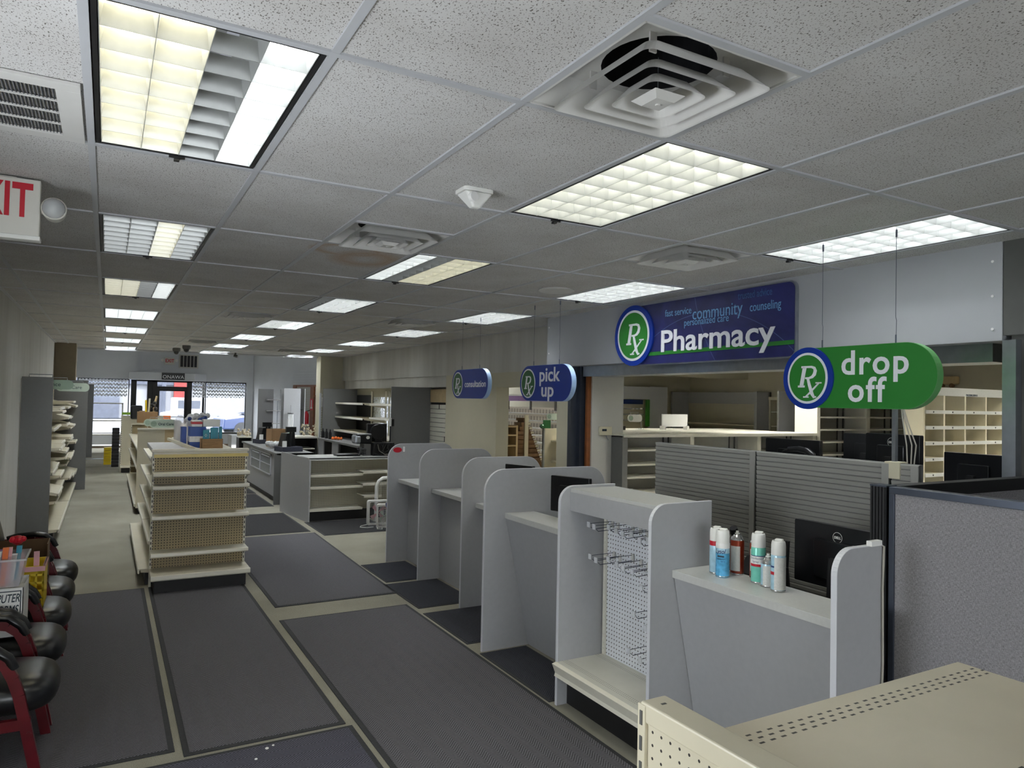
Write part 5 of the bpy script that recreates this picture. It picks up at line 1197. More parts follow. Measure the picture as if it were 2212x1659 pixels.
# items on the counters
t = thing('monitor_stand_unit', 'old black monitor seen from behind on the low pegboard unit', 'monitor', (3.90, 9.17, .951), 0)
m_ = MB(); m_.box(-.18, .15, -.02, .03, .20, .49).prism(ellipse(-.01, .36, .13, .12, 24), 'y', -.06, -.02).prism([(-.09, 0), (.10, 0), (.04, .32), (-.04, .32)], 'y', -.05, -.03).box(-.15, .15, -.12, .08, 0, .02); m_.build('body', 'black_plastic', t, bevel=.006)
t = thing('computer_tower', 'dark computer box with tangled cables below the old monitor', 'computer', (3.70, 8.82, .951), 0)
m_ = MB(); m_.box(.02, .36, 0, .2, 0, .20); m_.build('body', 'black_plastic', t)
m_ = MB(); random.seed(5)
for k in range(9):
    x = .04+.3*random.random(); m_.tube([(x, -.012, .19), (x+random.uniform(-.06, .06), -.03, .12), (x+random.uniform(-.08, .08), -.03, .05), (x+random.uniform(-.1, .1), -.02, .01)], .004, 5)
m_.build('cables', 'cable_dark', t, True)
m_ = MB(); m_.tube([(.08, -.02, .18), (.10, -.035, .08), (.2, -.03, .02), (.30, -.03, .03)], .003, 5); m_.build('pale_cable', 'cable', t, True)
t = thing('label_printer', 'two tone grey label printer beside the old monitor', 'printer', (3.48, 8.95, 1.13), 0)
m_ = MB(); m_.box(0, .26, 0, .2, 0, .16); m_.build('body', 'black_plastic', t, bevel=.02)
m_ = MB(); m_.box(-.02, .09, -.005, .2, 0, .14); m_.build('grey_side', 'steel', t, bevel=.03)
m_ = MB(); m_.prism(ellipse(.19, .1, .03, .025, 16), 'y', -.003, 0); m_.build('badge', 'can_label', t)
t = thing('printer_riser', 'grey stand carrying the label printer', 'stand', (3.60, 8.92, .951), 0)
m_ = MB(); m_.box(0, .11, 0, .22, 0, .178); m_.build('body', 'dark_wall', t)
t = thing('laptop', 'flat black laptop closed on the low pegboard unit', 'laptop', (3.16, 8.85, .951), 0)
m_ = MB(); m_.box(0, .36, 0, .22, 0, .035); m_.build('body', 'black_plastic', t, bevel=.008)
t = thing('cable_tangle', 'black tangled cable heap between laptop and label printer', 'cables', (3.52, 8.8, .951)); t['kind'] = 'stuff'
m_ = MB(); random.seed(8)
for k in range(8): m_.tube([(random.uniform(-.06, .08), random.uniform(-.03, .05), random.uniform(0.005, .14)) for q in range(5)], .006, 5)
m_.build('cables', 'cable_dark', t, True)
def register(label, x, y, z, s=1.0):
    t = thing('cash_register', label, 'cash register', (x, y, z), .25, 'black point of sale terminals')
    m = MB(); m.box(-.2*s, .2*s, -.18*s, .18*s, 0, .09*s); m.build('cash_drawer', 'fabric_dark', t, bevel=.006)
    m = MB(); m.prism([(-.16*s, .09*s), (-.02*s, .09*s), (-.0*s, .34*s), (-.10*s, .34*s)], 'y', -.1*s, .12*s); m.build('terminal', 'black_plastic', t, bevel=.01)
    m = MB(); m.cyl((-.02*s, -.1*s, .09*s), (-.02*s, -.1*s, .40*s), .018*s, 10).box(-.11*s, .09*s, -.12*s, -.08*s, .36*s, .46*s); m.build('customer_display', 'black_plastic', t, bevel=.004)
    m = MB(); m.prism([(.04*s, .09*s), (.14*s, .09*s), (.12*s, .36*s), (.07*s, .40*s)], 'y', 0, .04*s); m.build('touch_screen', 'black_plastic', t, bevel=.004)
    m = MB(); m.box(-.20*s, -.13*s, -.19*s, -.15*s, .09*s, .20*s); m.build('pale_card_reader', 'paper', t)
    return t
register('black cash register nearer the camera on the display counter', 2.93, 11.15, .876, .95)
register('black cash register farther along the display counter', 2.96, 13.5, .876, .95)
t = thing('open_carton', 'open tan cardboard carton between the two cash registers', 'box', (2.86, 12.3, .876), .15)
m_ = MB(); m_.box(0, .3, 0, .01, 0, .34).box(0, .3, .3, .31, 0, .34).box(0, .01, 0, .3, 0, .34).box(.29, .3, 0, .3, 0, .34); m_.build('carton', 'cardboard', t)
t = thing('crumpled_cloth', 'crumpled white packing paper beside the tan carton', 'paper', (2.80, 12.0, .876)); m_ = MB(); random.seed(9)
for k in range(9): m_.ball((random.uniform(-.08, .2), random.uniform(-.1, .1), .065+.03*random.random()), .04+.02*random.random(), 8)
m_.build('paper', 'bag_white', t, True)
# back counters
t = thing('back_counter', 'cream topped dark counter behind the cash registers', 'counter', (3.3, 14.5, 0), 0)
m_ = MB(); m_.box(0, 1.0, 0, .75, .915, .95); m_.build('worktop', 'shelf_white', t); m_ = MB(); m_.box(0, 1.0, .7, .74, 0, .915).box(0, .03, .03, .7, 0, .915).box(.97, 1.0, .03, .7, 0, .915); m_.build('carcass', 'black_metal', t)
m_ = MB(); m_.box(.03, .97, .1, .7, .66, .68); m_.build('shelf', 'shelf_white', t)
t = thing('grey_desk', 'long grey desk against the right shelving with three drinks bottles on it', 'desk', (4.20, 11.2, 0), 0)
m_ = MB(); m_.box(0, .62, 0, 2.88, .91, .95); m_.build('desk_top', 'laminate_dark', t, bevel=.003)
m_ = MB(); m_.box(.02, .04, 2.45, 2.9, 0, .91); m_.build('modesty_panel', 'laminate', t)
m_ = MB(); m_.box(.02, .04, 1.35, 1.8, 0, .91); m_.build('modesty_panel', 'laminate', t)
m_ = MB(); m_.box(.5, .6, .1, 2.8, 0, .90); m_.build('rear_panel', 'black_metal', t)
for k, y in enumerate((14.05, 13.75, 13.45)):
    m_ = MB((4.3, y, .951)); m_.lathe([(.035, 0), (.035, .13), (.015, .17), (.015, .21)], (4.3, y, .951), 14); tag(m_.build('dark_bottle', 'black_plastic', smooth=True), ['leftmost', 'middle', 'rightmost'][k]+' of the three dark bottles on the grey desk', 'bottle', 'dark bottles on the grey desk')
t = thing('bottle_tray', 'small jumble of orange and grey goods right of the dark bottles', 'goods', (4.34, 13.1, .951)); m_ = MB()
for k in range(6): m_.ball((random.uniform(-.08, .1), random.uniform(-.1, .15), .037), .035, 8)
m_.build('goods', 'orange', t, True)
t = thing('flower_arrangement', 'beige dried flower bunch on the cream back counter', 'flowers', (4.15, 14.9, .951)); m_ = MB(); random.seed(11)
for k in range(40): m_.ball((random.uniform(-.14, .22), random.uniform(-.1, .1), random.uniform(.036, .26)), random.uniform(.015, .035), 6)
m_.build('blooms', 'floral', t, True)
t = thing('merchandise_heap', 'low heap of papers and knick-knacks on the cream back counter', 'goods', (3.6, 14.9, .951)); m_ = MB(); 
for k in range(14): m_.ball((random.uniform(-.2, .35), random.uniform(-.1, .1), random.uniform(.04, .06)), random.uniform(.015, .035), 6)
m_.box(-.25, .15, -.2, 0, 0, .012); m_.build('goods', 'green', t, True)
# flower stand near the window
t = thing('flower_stand', 'black stand topped with mixed small flowers near the right window', 'stand', (2.98, 17.0, 0)); m_ = MB(); m_.box(0, .30, 0, .4, 0, .02).box(0, .02, 0, .4, 0, .8).box(.28, .3, 0, .4, 0, .8).box(0, .3, .38, .4, 0, .8); m_.build('carcass', 'black_metal', t)
m_ = MB(); m_.box(0, .3, 0, .4, .8, .83).box(.02, .28, 0, .38, .45, .47); m_.build('shelf', 'shelf_edge', t)
m_ = MB(); random.seed(12)
for k in range(40): m_.ball((random.uniform(0, .3), random.uniform(0, .3), random.uniform(.85, 1.0)), random.uniform(.02, .035), 6)
m_.build('flowers', 'floral', t, True)
boxy('white_cabinet', 'white low cabinet left of the flower stand by the window', 'cabinet', 2.95, 3.12, 18.0, 18.6, 0, .81, 'wall_white')
# box fans and carton of packs at the end of the far bay
def box_fan(label, x, y, w_, h, rz, grille='clear_hook', d=.10, name='box_fan'):
    t = thing(name, label, 'fan', (x, y, 0), rz, 'white box fans')
    m = MB(); P = rounded(w_, h, .03, 5, 0, .002); Q = rounded(w_-.05, h-.05, .02, 5, .025, .027); n = len(P)
    vs = [(p[0], 0, p[1]) for p in P]+[(q[0], 0, q[1]) for q in Q]+[(p[0], d, p[1]) for p in P]+[(q[0], d, q[1]) for q in Q]
    fs = []
    for i in range(n):
        j = (i+1) % n; fs += [(i, j, n+j, n+i), (2*n+i, 2*n+j, j, i)[::-1], (n+i, n+j, 3*n+j, 3*n+i), (2*n+i, 3*n+i, 3*n+j, 2*n+j)]
    m._add(vs, fs); m.build('housing', 'white_plastic', t)
    m = MB()
    for k in range(1, 14): m.box(.03+(w_-.06)*k/14-.0015, .03+(w_-.06)*k/14+.0015, .008, .012, .03, h-.03)
    m.build('grille', 'steel', t)
    m = MB(); cx, cz = w_/2, h/2
    for q in range(4):
        a = q*PI/2+.4; m.hexa([(cx, .05, cz), (cx+.1*w_*math.cos(a+.8), .05, cz+.1*w_*math.sin(a+.8)), (cx+.38*w_*math.cos(a+.5), .045, cz+.38*w_*math.sin(a+.5)), (cx+.40*w_*math.cos(a), .06, cz+.40*w_*math.sin(a))],
                              [(cx, .055, cz), (cx+.1*w_*math.cos(a+.8), .055, cz+.1*w_*math.sin(a+.8)), (cx+.38*w_*math.cos(a+.5), .05, cz+.38*w_*math.sin(a+.5)), (cx+.40*w_*math.cos(a), .065, cz+.40*w_*math.sin(a))])
    m.build('blades', 'pink' if grille == 'pink' else 'sage', t)
    return t
box_fan('white box fan standing on the dark mat with its cord looped at left', 3.42, 8.10, .32, .36, -.1, 'pink')
box_fan('smaller white box fan half hidden behind the white carton', 3.46, 7.85, .22, .34, -.35)
t = thing('oscillating_heater', 'tall rounded white fan frame behind the carton of packs', 'fan', (3.66, 8.45, 0), 0)
m_ = MB(); m_.tube([(0, 0, .0), (0, 0, .52), (.03, 0, .60), (.09, 0, .64), (.40, 0, .65)], .028, 10); m_.build('frame', 'white_plastic', t, True)
m_ = MB()
for k in range(16): m_.box(.02, .40, -.003, .0, .08+k*.034, .084+k*.034)
for k in range(10): m_.box(.03+k*.04, .033+k*.04, -.004, .0, .05, .62)
m_.build('grille', 'can_label', t)
t = thing('white_carton', 'white carton with blue printed panel holding pictured packs', 'box', (3.51, 7.52, 0), -.25)
m_ = MB(); m_.box(0, .29, 0, .01, .002, .24).box(0, .29, .18, .19, .002, .24).box(0, .01, 0, .19, .002, .24).box(.28, .29, 0, .19, .002, .24).box(0, .29, 0, .19, .002, .01); m_.build('carton', 'paper', t)
m_ = MB(); m_.box(.12, .24, -.002, 0, .03, .11); m_.build('blue_print', 'blue_box', t)
m_ = MB(); m_.box(.04, .08, -.002, 0, .03, .08); m_.build('dark_print', 'dark_wall', t)
for k, (x, lb) in enumerate(((3.545, 'leaning pictured pack with navy top, left in the white carton'), (3.63, 'leaning pictured pack with navy top, middle in the white carton'), (3.715, 'leaning pictured pack, right in the white carton'))):
    t = thing('pictured_pack', lb, 'pack', (x, 7.53+.0, .02), -.25, 'packs in the white carton')
    m_ = MB(); m_.hexa([(0, .02, 0), (.075, .02, 0), (.075, .07, 0), (0, .07, 0)], [(-.06, .02, .37+k*.03), (.015, .02, .40+k*.03), (.015, .07, .40+k*.03), (-.06, .07, .37+k*.03)]); m_.build('pack', 'brown_fixture', t)
    m_ = MB(); m_.hexa([(-.052, .018, .32+k*.03), (.024, .018, .35+k*.03), (.024, .072, .35+k*.03), (-.052, .072, .32+k*.03)], [(-.061, .018, .372+k*.03), (.016, .018, .402+k*.03), (.016, .072, .402+k*.03), (-.061, .072, .372+k*.03)]); m_.build('navy_top', 'can_navy', t)
t = thing('extension_lead', 'white looped power cord on the dark mat beside the box fan', 'cord', (3.3, 8.1, .01)); m_ = MB((3.3, 8.1, .01))
m_.tube([(3.44, 8.13, .02), (3.30, 8.05, .016), (3.26, 7.95, .016), (3.34, 7.88, .016), (3.44, 7.9, .016)], .006, 6).tube([(3.48, 7.85, .016), (3.44, 7.74, .016), (3.50, 7.70, .016), (3.53, 7.8, .016)], .006, 6); m_.build('cord', 'white_plastic', t, True)

# ================================================================ RIGHT WALL SHELVING
def rpanel(label, y0, y1, x0, h, shelves, near_panel=True, back=None, bx=5.08, name='tall_shelving', ys=()):
    o = (x0, y0, 0); t = thing(name, label, 'shelf unit', o, 0, 'tall shelving along the right wall')
    if near_panel: m = MB(o); m.box(x0, bx, y0, y0+.022, 0, h); m.build('side_panel', 'laminate_dark', t)
    for z, d, a, b_ in shelves:
        m = MB(o); m.box(bx-d, bx-.02, a, b_, z-.012, z); s = m.build('shelf', 'shelf_beige', t)
        m = MB(o); m.box(bx-d-.01, bx-d, a, b_, z-.035, z+.003); m.build('price_channel', 'shelf_edge', s)
        m = MB(o); m.prism([(bx-.02, z-.012), (bx-.02, z-.10), (bx-d+.03, z-.03), (bx-d+.03, z-.012)], 'y', a, a+.006); m.build('bracket', 'shelf_beige', s)
    for yy in ys: m = MB(o); m.box(bx-.03, bx-.004, yy-.015, yy+.015, 0, h-.05); m.build('upright', 'shelf_edge', t)
    if back:
        for (a, b_, z0, z1, mt) in back: m = MB(o); m.box(bx-.012, bx-.002, a, b_, z0, z1); m.build('back_panel', mt, t)
    return t
rpanel('tall grey panel unit beside the slat wall, shelves with dark backing', 9.72, 12.0, 4.32, 2.055, [(1.745, .42, 9.75, 11.9), (1.47, .42, 9.75, 11.9), (1.10, .42, 9.75, 11.9)],
       back=[(9.9, 11.35, .3, 1.98, 'fabric_dark')], ys=(11.4, 11.9))
rpanel('tall grey panel unit in the corner by the column with long cream shelves', 14.1, 14.3, 4.30, 2.05, [(1.745, .50, 12.1, 14.08), (1.44, .50, 12.1, 14.08), (1.14, .52, 12.1, 14.08)],
       back=[(13.0, 14.08, .3, 1.92, 'kick_black')], ys=(12.1, 13.0))
m_ = MB((5.08, 11.5, 1.1)); m_.box(5.085, 5.098, 11.5, 12.95, 1.0, 1.88); w_ = struct(m_.build('window_5', 'lace_pane'))
# slat wall next to the beige wall
t = thing('slat_wall', 'white slat wall panel with black grooves right of the tall grey panel', 'slatwall', (5.04, 8.78, 0), 0)
m_ = MB()
for k in range(15): m_.box(0, .02, .02, 1.12, .60+k*.078, .60+k*.078+.070)
m_.build('slats', 'shelf_white', t)
m_ = MB(); m_.box(.018, .05, 0, 1.14, .55, 2.04); m_.build('backing', 'black_metal', t)
m_ = MB(); m_.box(-.002, .018, .02, 1.12, 1.80, 2.03); m_.build('header_board', 'tan_fixture', t); 
m_ = MB(); m_.box(-.02, .05, -.03, .0, .3, 2.04); m_.build('edge_trim', 'wood_brown', t)
m_ = MB()
for z, ys in ((1.69, (.55, .95)), (1.14, (.30,)), (.83, (.2, .38, .55, .7))):
    for y in ys: m_.box(-.006, 0, y-.008, y+.008, z, z+.09)
m_.build('hook_plates', 'black_metal', t)
m_ = MB(); m_.box(4.975, 5.04, 9.9, 9.93, 1.2, 1.4); t = thing('clip_light', 'small black bracket with white card on the tall grey panel edge', 'bracket', (4.31, 9.70, 1.38))
m_ = MB(); m_.box(-.02, .05, -.03, 0, 0, .12); m_.build('bracket', 'black_plastic', t); m_ = MB(); m_.box(-.045, -.0, -.035, -.03, .0, .14); m_.build('card', 'paper', t)
m_ = MB(); m_.cyl((-.01, -.01, -.5), (-.01, -.01, 0), .012, 8); m_.build('stem', 'black_plastic', t)
# far splayed corner: slat panels, brown door, extinguisher
def splay(u, z, out=0.0):      # u metres along the splayed wall from its storefront end
    a = Vector((4.78, 26.1)); b_ = Vector((6.8, 20.6)); d = (b_-a).normalized(); n_ = Vector((d.y, -d.x)); n_ = -n_ if n_.x > 0 else n_
    p = a+d*u+n_*out; return (p.x, p.y, z)
def slab(m, u0, u1, z0, z1, o0, o1): m.hexa([splay(u0, z0, o0), splay(u1, z0, o0), splay(u1, z0, o1), splay(u0, z0, o1)], [splay(u0, z1, o0), splay(u1, z1, o0), splay(u1, z1, o1), splay(u0, z1, o1)])
t = thing('slat_wall', 'white slat panels on the far splayed wall above the brown trim', 'slatwall', splay(2.7, 2.2))
m_ = MB(splay(2.7, 2.2))
for k in range(6): slab(m_, 2.7, 4.6, 2.26+k*.09, 2.34+k*.09, .0, .03)
m_.build('slats', 'wall_white', t)
t = thing('slat_wall', 'narrow slat panel between brown posts holding a string trimmer shape', 'slatwall', splay(2.85, .3)); O_ = splay(2.85, .3)
m_ = MB(O_)
for k in range(24): slab(m_, 3.0, 3.85, .3+k*.08, .372+k*.08, .0, .03)
m_.build('slats', 'wall_paint', t)
m_ = MB(O_); slab(m_, 2.8, 3.0, 0, 2.25, 0, .06); slab(m_, 3.85, 4.05, 0, 2.25, 0, .06); slab(m_, 2.8, 5.0, 2.2, 2.27, 0, .05); m_.build('brown_trim', 'wood_brown', t)
t = thing('brown_door', 'dark brown wooden door beside the fire extinguisher', 'door', splay(4.05, 0)); m_ = MB(splay(4.05, 0)); slab(m_, 4.05, 5.3, 0, 1.86, 0, .04); m_.build('door_leaf', 'door_wood', t)
m_ = MB(splay(4.05, 0)); slab(m_, 4.05, 5.3, 1.86, 1.93, 0, .05); m_.build('head_trim', 'wood_brown', t)
t = thing('fire_extinguisher', 'red fire extinguisher hanging below its arrow sign', 'extinguisher', splay(3.95, 1.0, .26)); c = splay(3.95, 0, .26); m_ = MB(splay(3.95, 1.0, .26))
m_.lathe([(.08, .95), (.085, .98), (.085, 1.28), (.05, 1.34), (.03, 1.38)], (c[0], c[1], 0), 14); m_.build('cylinder', 'red', t, True)
m_ = MB(splay(3.95, 1.0, .26)); m_.cyl((c[0], c[1], 1.38), (c[0]+.12, c[1], 1.42), .015, 8); m_.build('handle', 'black_plastic', t, True)
t = thing('extinguisher_sign', 'narrow red sign with white arrow above the fire extinguisher', 'sign', splay(3.95, 1.45, .07)); m_ = MB(splay(3.95, 1.45, .07)); slab(m_, 3.86, 4.04, 1.42, 1.80, .062, .07); m_.build('plate', 'red', t)
m_ = MB(splay(3.95, 1.45, .07)); slab(m_, 3.93, 3.97, 1.50, 1.76, .07, .075); slab(m_, 3.90, 4.0, 1.47, 1.52, .07, .075); m_.build('arrow', 'paper', t)
t = thing('hanging_tool', 'black corded tool hanging on the narrow slat panel', 'tool', splay(3.3, 1.2, .08)); O_ = splay(3.3, 1.2, .08); m_ = MB(O_)
m_.tube([splay(3.35, 2.0, .09), splay(3.3, 1.75, .09), splay(3.2, 1.5, .09)], [.06, .05, .03], 8).tube([splay(3.2, 1.5, .09), splay(3.35, 1.25, .1), splay(3.6, 1.0, .1), splay(3.3, .9, .1)], .02, 6)
for q in range(3): m_.tube([splay(3.3+.13*math.cos(a/4*PI), 1.3+.13*math.sin(a/4*PI), .08+.02*q) for a in range(9)], .014, 6)
m_.build('tool', 'black_plastic', t, True)
# grey bays against the far splayed wall
def far_bay(label, x0, x1, y, h, cols, shelves=True, back='laminate'):
    o = (x0, y, 0); t = thing('tall_shelving', label, 'shelf unit', o, 0, 'tall shelving along the right wall')
    m = MB(o); m.box(x0, x0+.5, y, y+.02, 0, h); m.build('side_panel', 'laminate', t)
    m = MB(o); m.box(x1-.02, x1, y, y+.6, 0, h); m.build('far_panel', 'laminate', t)
    if shelves:
        for z in (1.75, 1.38, .95): m = MB(o); m.box(x0+.25, x1-.03, y-.3, y+.0, z-.02, z); m.build('shelf', 'bag_white', t)
        m = MB(o); m.box(x0+.62, x0+.65, y, y+.03, .3, 1.7); m.build('upright', 'steel', t)
    else: m = MB(o); m.box(x0, x1, y+.4, y+.42, 0, h-.02); m.build('back_panel', back, t); m = MB(o); m.box(x0+.02, x1-.02, y+.2, y+.22, 1.45, 1.47); m.build('rail', 'laminate_dark', t)
    return t
far_bay('pale grey bay by the right shop window with white glass shelves', 4.50, 5.35, 23.2, 2.10, 2)
far_bay('grey empty alcove holding a wind chime, left of the brown trim', 4.76, 5.40, 20.4, 2.11, 1, False)
t = thing('wind_chime', 'wind chime with pale tubes hanging in the grey alcove', 'wind chime', (4.95, 20.3, .9)); m_ = MB()
for k in range(4): m_.cyl((k*.045-.07, 0, -.08-.03*(k % 2)), (k*.045-.07, 0, .42), .014, 8)
m_.build('tubes', 'paper', t, True); m_ = MB(); m_.cyl((0, 0, .44), (0, 0, .46), .09, 14).cyl((0, 0, .46), (0, 0, .70), .004, 5); m_.build('top_plate', 'black_plastic', t, True)
t = thing('white_notice', 'blank white card hanging at the corner of the column', 'card', (4.40, 14.58, 1.62)); m_ = MB(); m_.box(-.02, .26, -.01, 0, 0, .23); m_.build('card', 'paper', t)
t = thing('slotted_post', 'bright slotted white upright below the white card', 'post', (4.36, 14.56, 0)); m_ = MB(); m_.box(-.02, .02, 0, .04, 0, 1.95)
m_.build('post', 'wall_white', t); m_ = MB()
for k in range(30): m_.box(.025, .045, 0, .03, .3+k*.055, .33+k*.055)
m_.build('slots', 'shelf_white', t)

# ================================================================ NEAR GONDOLA, BOTTOM RIGHT
t = thing('near_shelving', 'beige steel shelving top cut off by the bottom right corner', 'shelf unit', (1.10, -.95, 0), 0)
m_ = MB(); m_.box(0, .885, -.62, 0, 1.188, 1.20); m_.build('top_deck', 'deck_near', t, bevel=.0015)
m_ = MB(); m_.box(0, .885, -.62, -.004, 1.12, 1.187); m_.build('deck_rim', 'shelf_beige', t)
bp = MB(); bp.box(0, .95, 0, .045, .2, 1.205); b_ = bp.build('back_pegboard', 'peg_near', t); b_.location = (-.065, .085, 0); b_.rotation_euler = (0, 0, -PI/2)
m_ = MB(); m_.box(-.070, -.006, -.85, .092, 1.205, 1.245); m_.build('top_rail', 'shelf_beige', t, bevel=.004)
m_ = MB(); m_.box(-.072, -.01, .075, .098, 0, 1.240)
m_.build('upright', 'shelf_beige', t, bevel=.002)
m_ = MB()
for k in range(20): m_.box(-.0735, -.0715, .083, .090, .25+k*.05, .278+k*.05)
m_.box(-.045, -.033, .055, .061, 1.2445, 1.2455); m_.build('slots', 'dark_wall', t)
m_ = MB(); m_.box(-.38, -.075, -.62, .02, 1.05, 1.062); m_.build('side_shelf', 'deck_low', t)

# ================================================================ PHARMACY ROOM
mb = MB(); mb.box(10.9, 11.0, -5.4, 5.3, 0, 3); mb.box(9.75, 10.9, 5.2, 5.3, 0, 3); struct(mb.build('wall_pharmacy_back', 'wall_beige'))
o = (5.0, 4.2, 0); t = thing('drug_shelving', 'low white shelving with empty pale shelves seen over the slatted screens', 'shelf unit', o, 0, 'white pharmacy shelving')
m_ = MB(o); m_.box(4.96, 5.03, 4.2, 4.65, 0, 1.49); m_.build('side_panel', 'laminate_dark', t)
m_ = MB(o); m_.box(4.96, 8.14, 4.18, 4.66, 1.475, 1.51); m_.build('top_board', 'shelf_white', t)
m_ = MB(o); m_.box(5.03, 8.14, 4.52, 4.54, 0, 1.475); m_.build('back_panel', 'laminate_top', t)
for x in (5.97, 7.07, 8.09): m_ = MB(o); m_.box(x-.03, x+.03, 4.2, 4.52, 0, 1.475); m_.build('divider', 'shelf_white', t)
for z in (1.34, 1.18, 1.04, .87): m_ = MB(o); m_.box(5.03, 5.94, 4.21, 4.52, z-.02, z); m_.build('shelf', 'shelf_white', t)
for z in (1.33,): 
    m_ = MB(o); m_.box(6.0, 7.04, 4.21, 4.52, 1.20, 1.22); m_.build('shelf', 'shelf_white', t)
    m_ = MB(o); m_.box(7.1, 8.1, 4.21, 4.52, 1.27, 1.29); m_.build('shelf', 'shelf_white', t)
m_ = MB(o)
for x in (5.80, 5.88, 6.88, 6.97, 7.93, 8.02): m_.box(x, x+.012, 4.505, 4.52, .8, 1.47)
m_.build('standards', 'dark_wall', t)
o = (8.14, 4.2, 0); t = thing('drug_shelving', 'tall white shelving with empty shelves below the drop off sign', 'shelf unit', o, 0, 'white pharmacy shelving')
m_ = MB(o); m_.box(8.14, 8.20, 4.2, 4.55, 0, 2.15).box(9.16, 9.24, 4.2, 4.55, 0, 2.15).box(10.3, 10.38, 4.2, 4.55, 0, 2.15); m_.build('divider', 'shelf_white', t)
m_ = MB(o); m_.box(8.2, 10.3, 4.53, 4.55, 0, 2.15); m_.build('back_panel', 'laminate_top', t)
for k in range(8): m_ = MB(o); m_.box(8.2, 10.3, 4.21, 4.53, .88+k*.165, .90+k*.165); m_.build('shelf', 'shelf_white', t)
m_ = MB(o)
for x in (8.98, 9.10, 10.05, 10.20): m_.box(x, x+.014, 4.515, 4.53, .8, 2.1)
m_.build('standards', 'dark_wall', t)
t = thing('drug_shelving', 'narrow pale shelving column between the tall shelves and the sorting bays', 'shelf unit', (10.42, 4.15, 0), 0, 'white pharmacy shelving')
m_ = MB(); m_.box(0, .45, .30, .32, 0, 2.1); m_.build('back_panel', 'tan_fixture', t)
for k in range(9): m_ = MB(); m_.box(0, .45, 0, .3, .85+k*.15, .865+k*.15); m_.build('shelf', 'shelf_white', t)
o = (6.8, 2.0, 0); t = thing('sorting_bays', 'pale open sorting bays without a back at the far right', 'shelf unit', o)
m_ = MB(o); m_.box(6.70, 8.9, 2.0, 2.02, 1.98, 2.06); m_.build('header_board', 'laminate_top', t)
text('lettering', 'PACKING BEN R', .028, 'ink', t, (.70, -.002, 1.985))
for x in (6.80, 7.13, 7.49, 7.87, 8.28, 8.7): m_ = MB(o); m_.box(x-.012, x+.012, 2.0, 2.19, 1.10, 1.98); m_.build('divider', 'shelf_beige', t)
for z in (1.835, 1.685, 1.535, 1.383, 1.235): 
    m_ = MB(o); m_.box(6.81, 8.7, 2.0, 2.17, z-.008, z); s = m_.build('shelf', 'shelf_beige', t)
    m_ = MB(o); m_.box(6.81, 8.7, 1.988, 2.0, z-.03, z+.004); m_.build('front_strip', 'laminate_top', s)
    m_ = MB(o)
    for x in (6.93, 7.25, 7.62, 8.02, 8.45): m_.cyl((x, 1.985, z-.013), (x, 1.989, z-.013), .008, 8)
    m_.build('studs', 'kick_black', s)
m_ = MB(o); m_.box(6.6, 8.9, 1.45, 2.3, 1.06, 1.10); m_.build('bench_top', 'laminate_top', t)
m_ = MB(o); m_.box(6.65, 8.85, 1.55, 2.2, 0, 1.06); m_.build('bench_body', 'laminate', t)
boxy('filing_unit', 'brown cupboard glimpsed through the sorting bays', 'cupboard', 9.6, 9.85, 3.2, 3.5, 0, 1.9, 'brown_fixture')
boxy('filing_unit', 'pale blue grey cupboard glimpsed through the sorting bays', 'cupboard', 8.9, 9.15, 3.2, 3.5, 0, 2.0, 'steel')
t = thing('keyboard_tray', 'dark mat with white paper on the bench left of the wide monitor', 'tray', (6.55, 1.5, 1.101)); m_ = MB(); m_.box(0, .4, -.02, .4, 0, .02); m_.build('mat', 'black_plastic', t); m_ = MB(); m_.box(.05, .35, .0, .3, .02, .024); m_.build('paper', 'paper', t)
boxy('black_bag', 'black crumpled bag at the foot of the tall white shelving', 'bag', 8.6, 8.95, 3.8, 4.0, 0, 1.12, 'black_plastic', bev=.05)
t = thing('emergency_light', 'tan emergency light with two heads high on the pharmacy wall', 'lamp', (10.82, 4.03, 2.22)); m_ = MB(); m_.box(-.06, .08, -.12, .12, 0, .12); m_.build('housing', 'tan_fixture', t, bevel=.02)
m_ = MB(); m_.ball((-.04, -.07, -.02), .04, 10).ball((-.04, .07, -.02), .04, 10); m_.build('lamp_heads', 'brown_fixture', t, True)
# shelving behind, peg wall, white boards
o = (5.3, 4.8, 0); t = thing('cream_shelving', 'cream flat topped shelving just behind the low white shelving', 'shelf unit', o)
m_ = MB(o); m_.box(5.3, 8.2, 4.85, 5.9, 0, 1.46); m_.build('body', 'shelf_beige', t); m_ = MB(o); m_.box(5.25, 8.25, 4.8, 5.95, 1.46, 1.50); m_.build('top', 'shelf_white', t)
t = thing('small_whiteboard', 'small blank white board on two feet above the low white shelving', 'board', (6.66, 5.5, 1.501)); m_ = MB(); m_.box(0, .45, 0, .02, .04, .21); m_.build('board', 'paper', t); m_ = MB(); m_.box(-.005, .03, -.03, .05, 0, .05).box(.42, .455, -.03, .05, 0, .05); m_.build('feet', 'white_plastic', t)
o = (9.5, 8.0, 0); t = thing('pegboard_wall', 'long cream pegboard wall with one shelf deep in the pharmacy', 'shelf unit', o, -PI/2); L = 2.0
pb_ = MB(); pb_.box(-.02, 1.8, 0, .03, .5, 1.88); pb_.build('pegboard', 'peg_light', t)
m_ = MB(); m_.box(-.4, 1.85, -.02, .04, 1.88, 2.08).box(1.80, 1.85, -.30, .04, 0, 2.08).box(-.06, -.02, -.4, .04, 0, 2.08); m_.build('surround', 'laminate', t)
m_ = MB(); m_.box(-.02, 1.8, -.30, 0, 1.515, 1.53); m_.build('shelf', 'shelf_beige', t); m_ = MB(); m_.box(-.02, 1.8, -.36, 0, 1.36, 1.375); m_.build('shelf', 'shelf_beige', t)
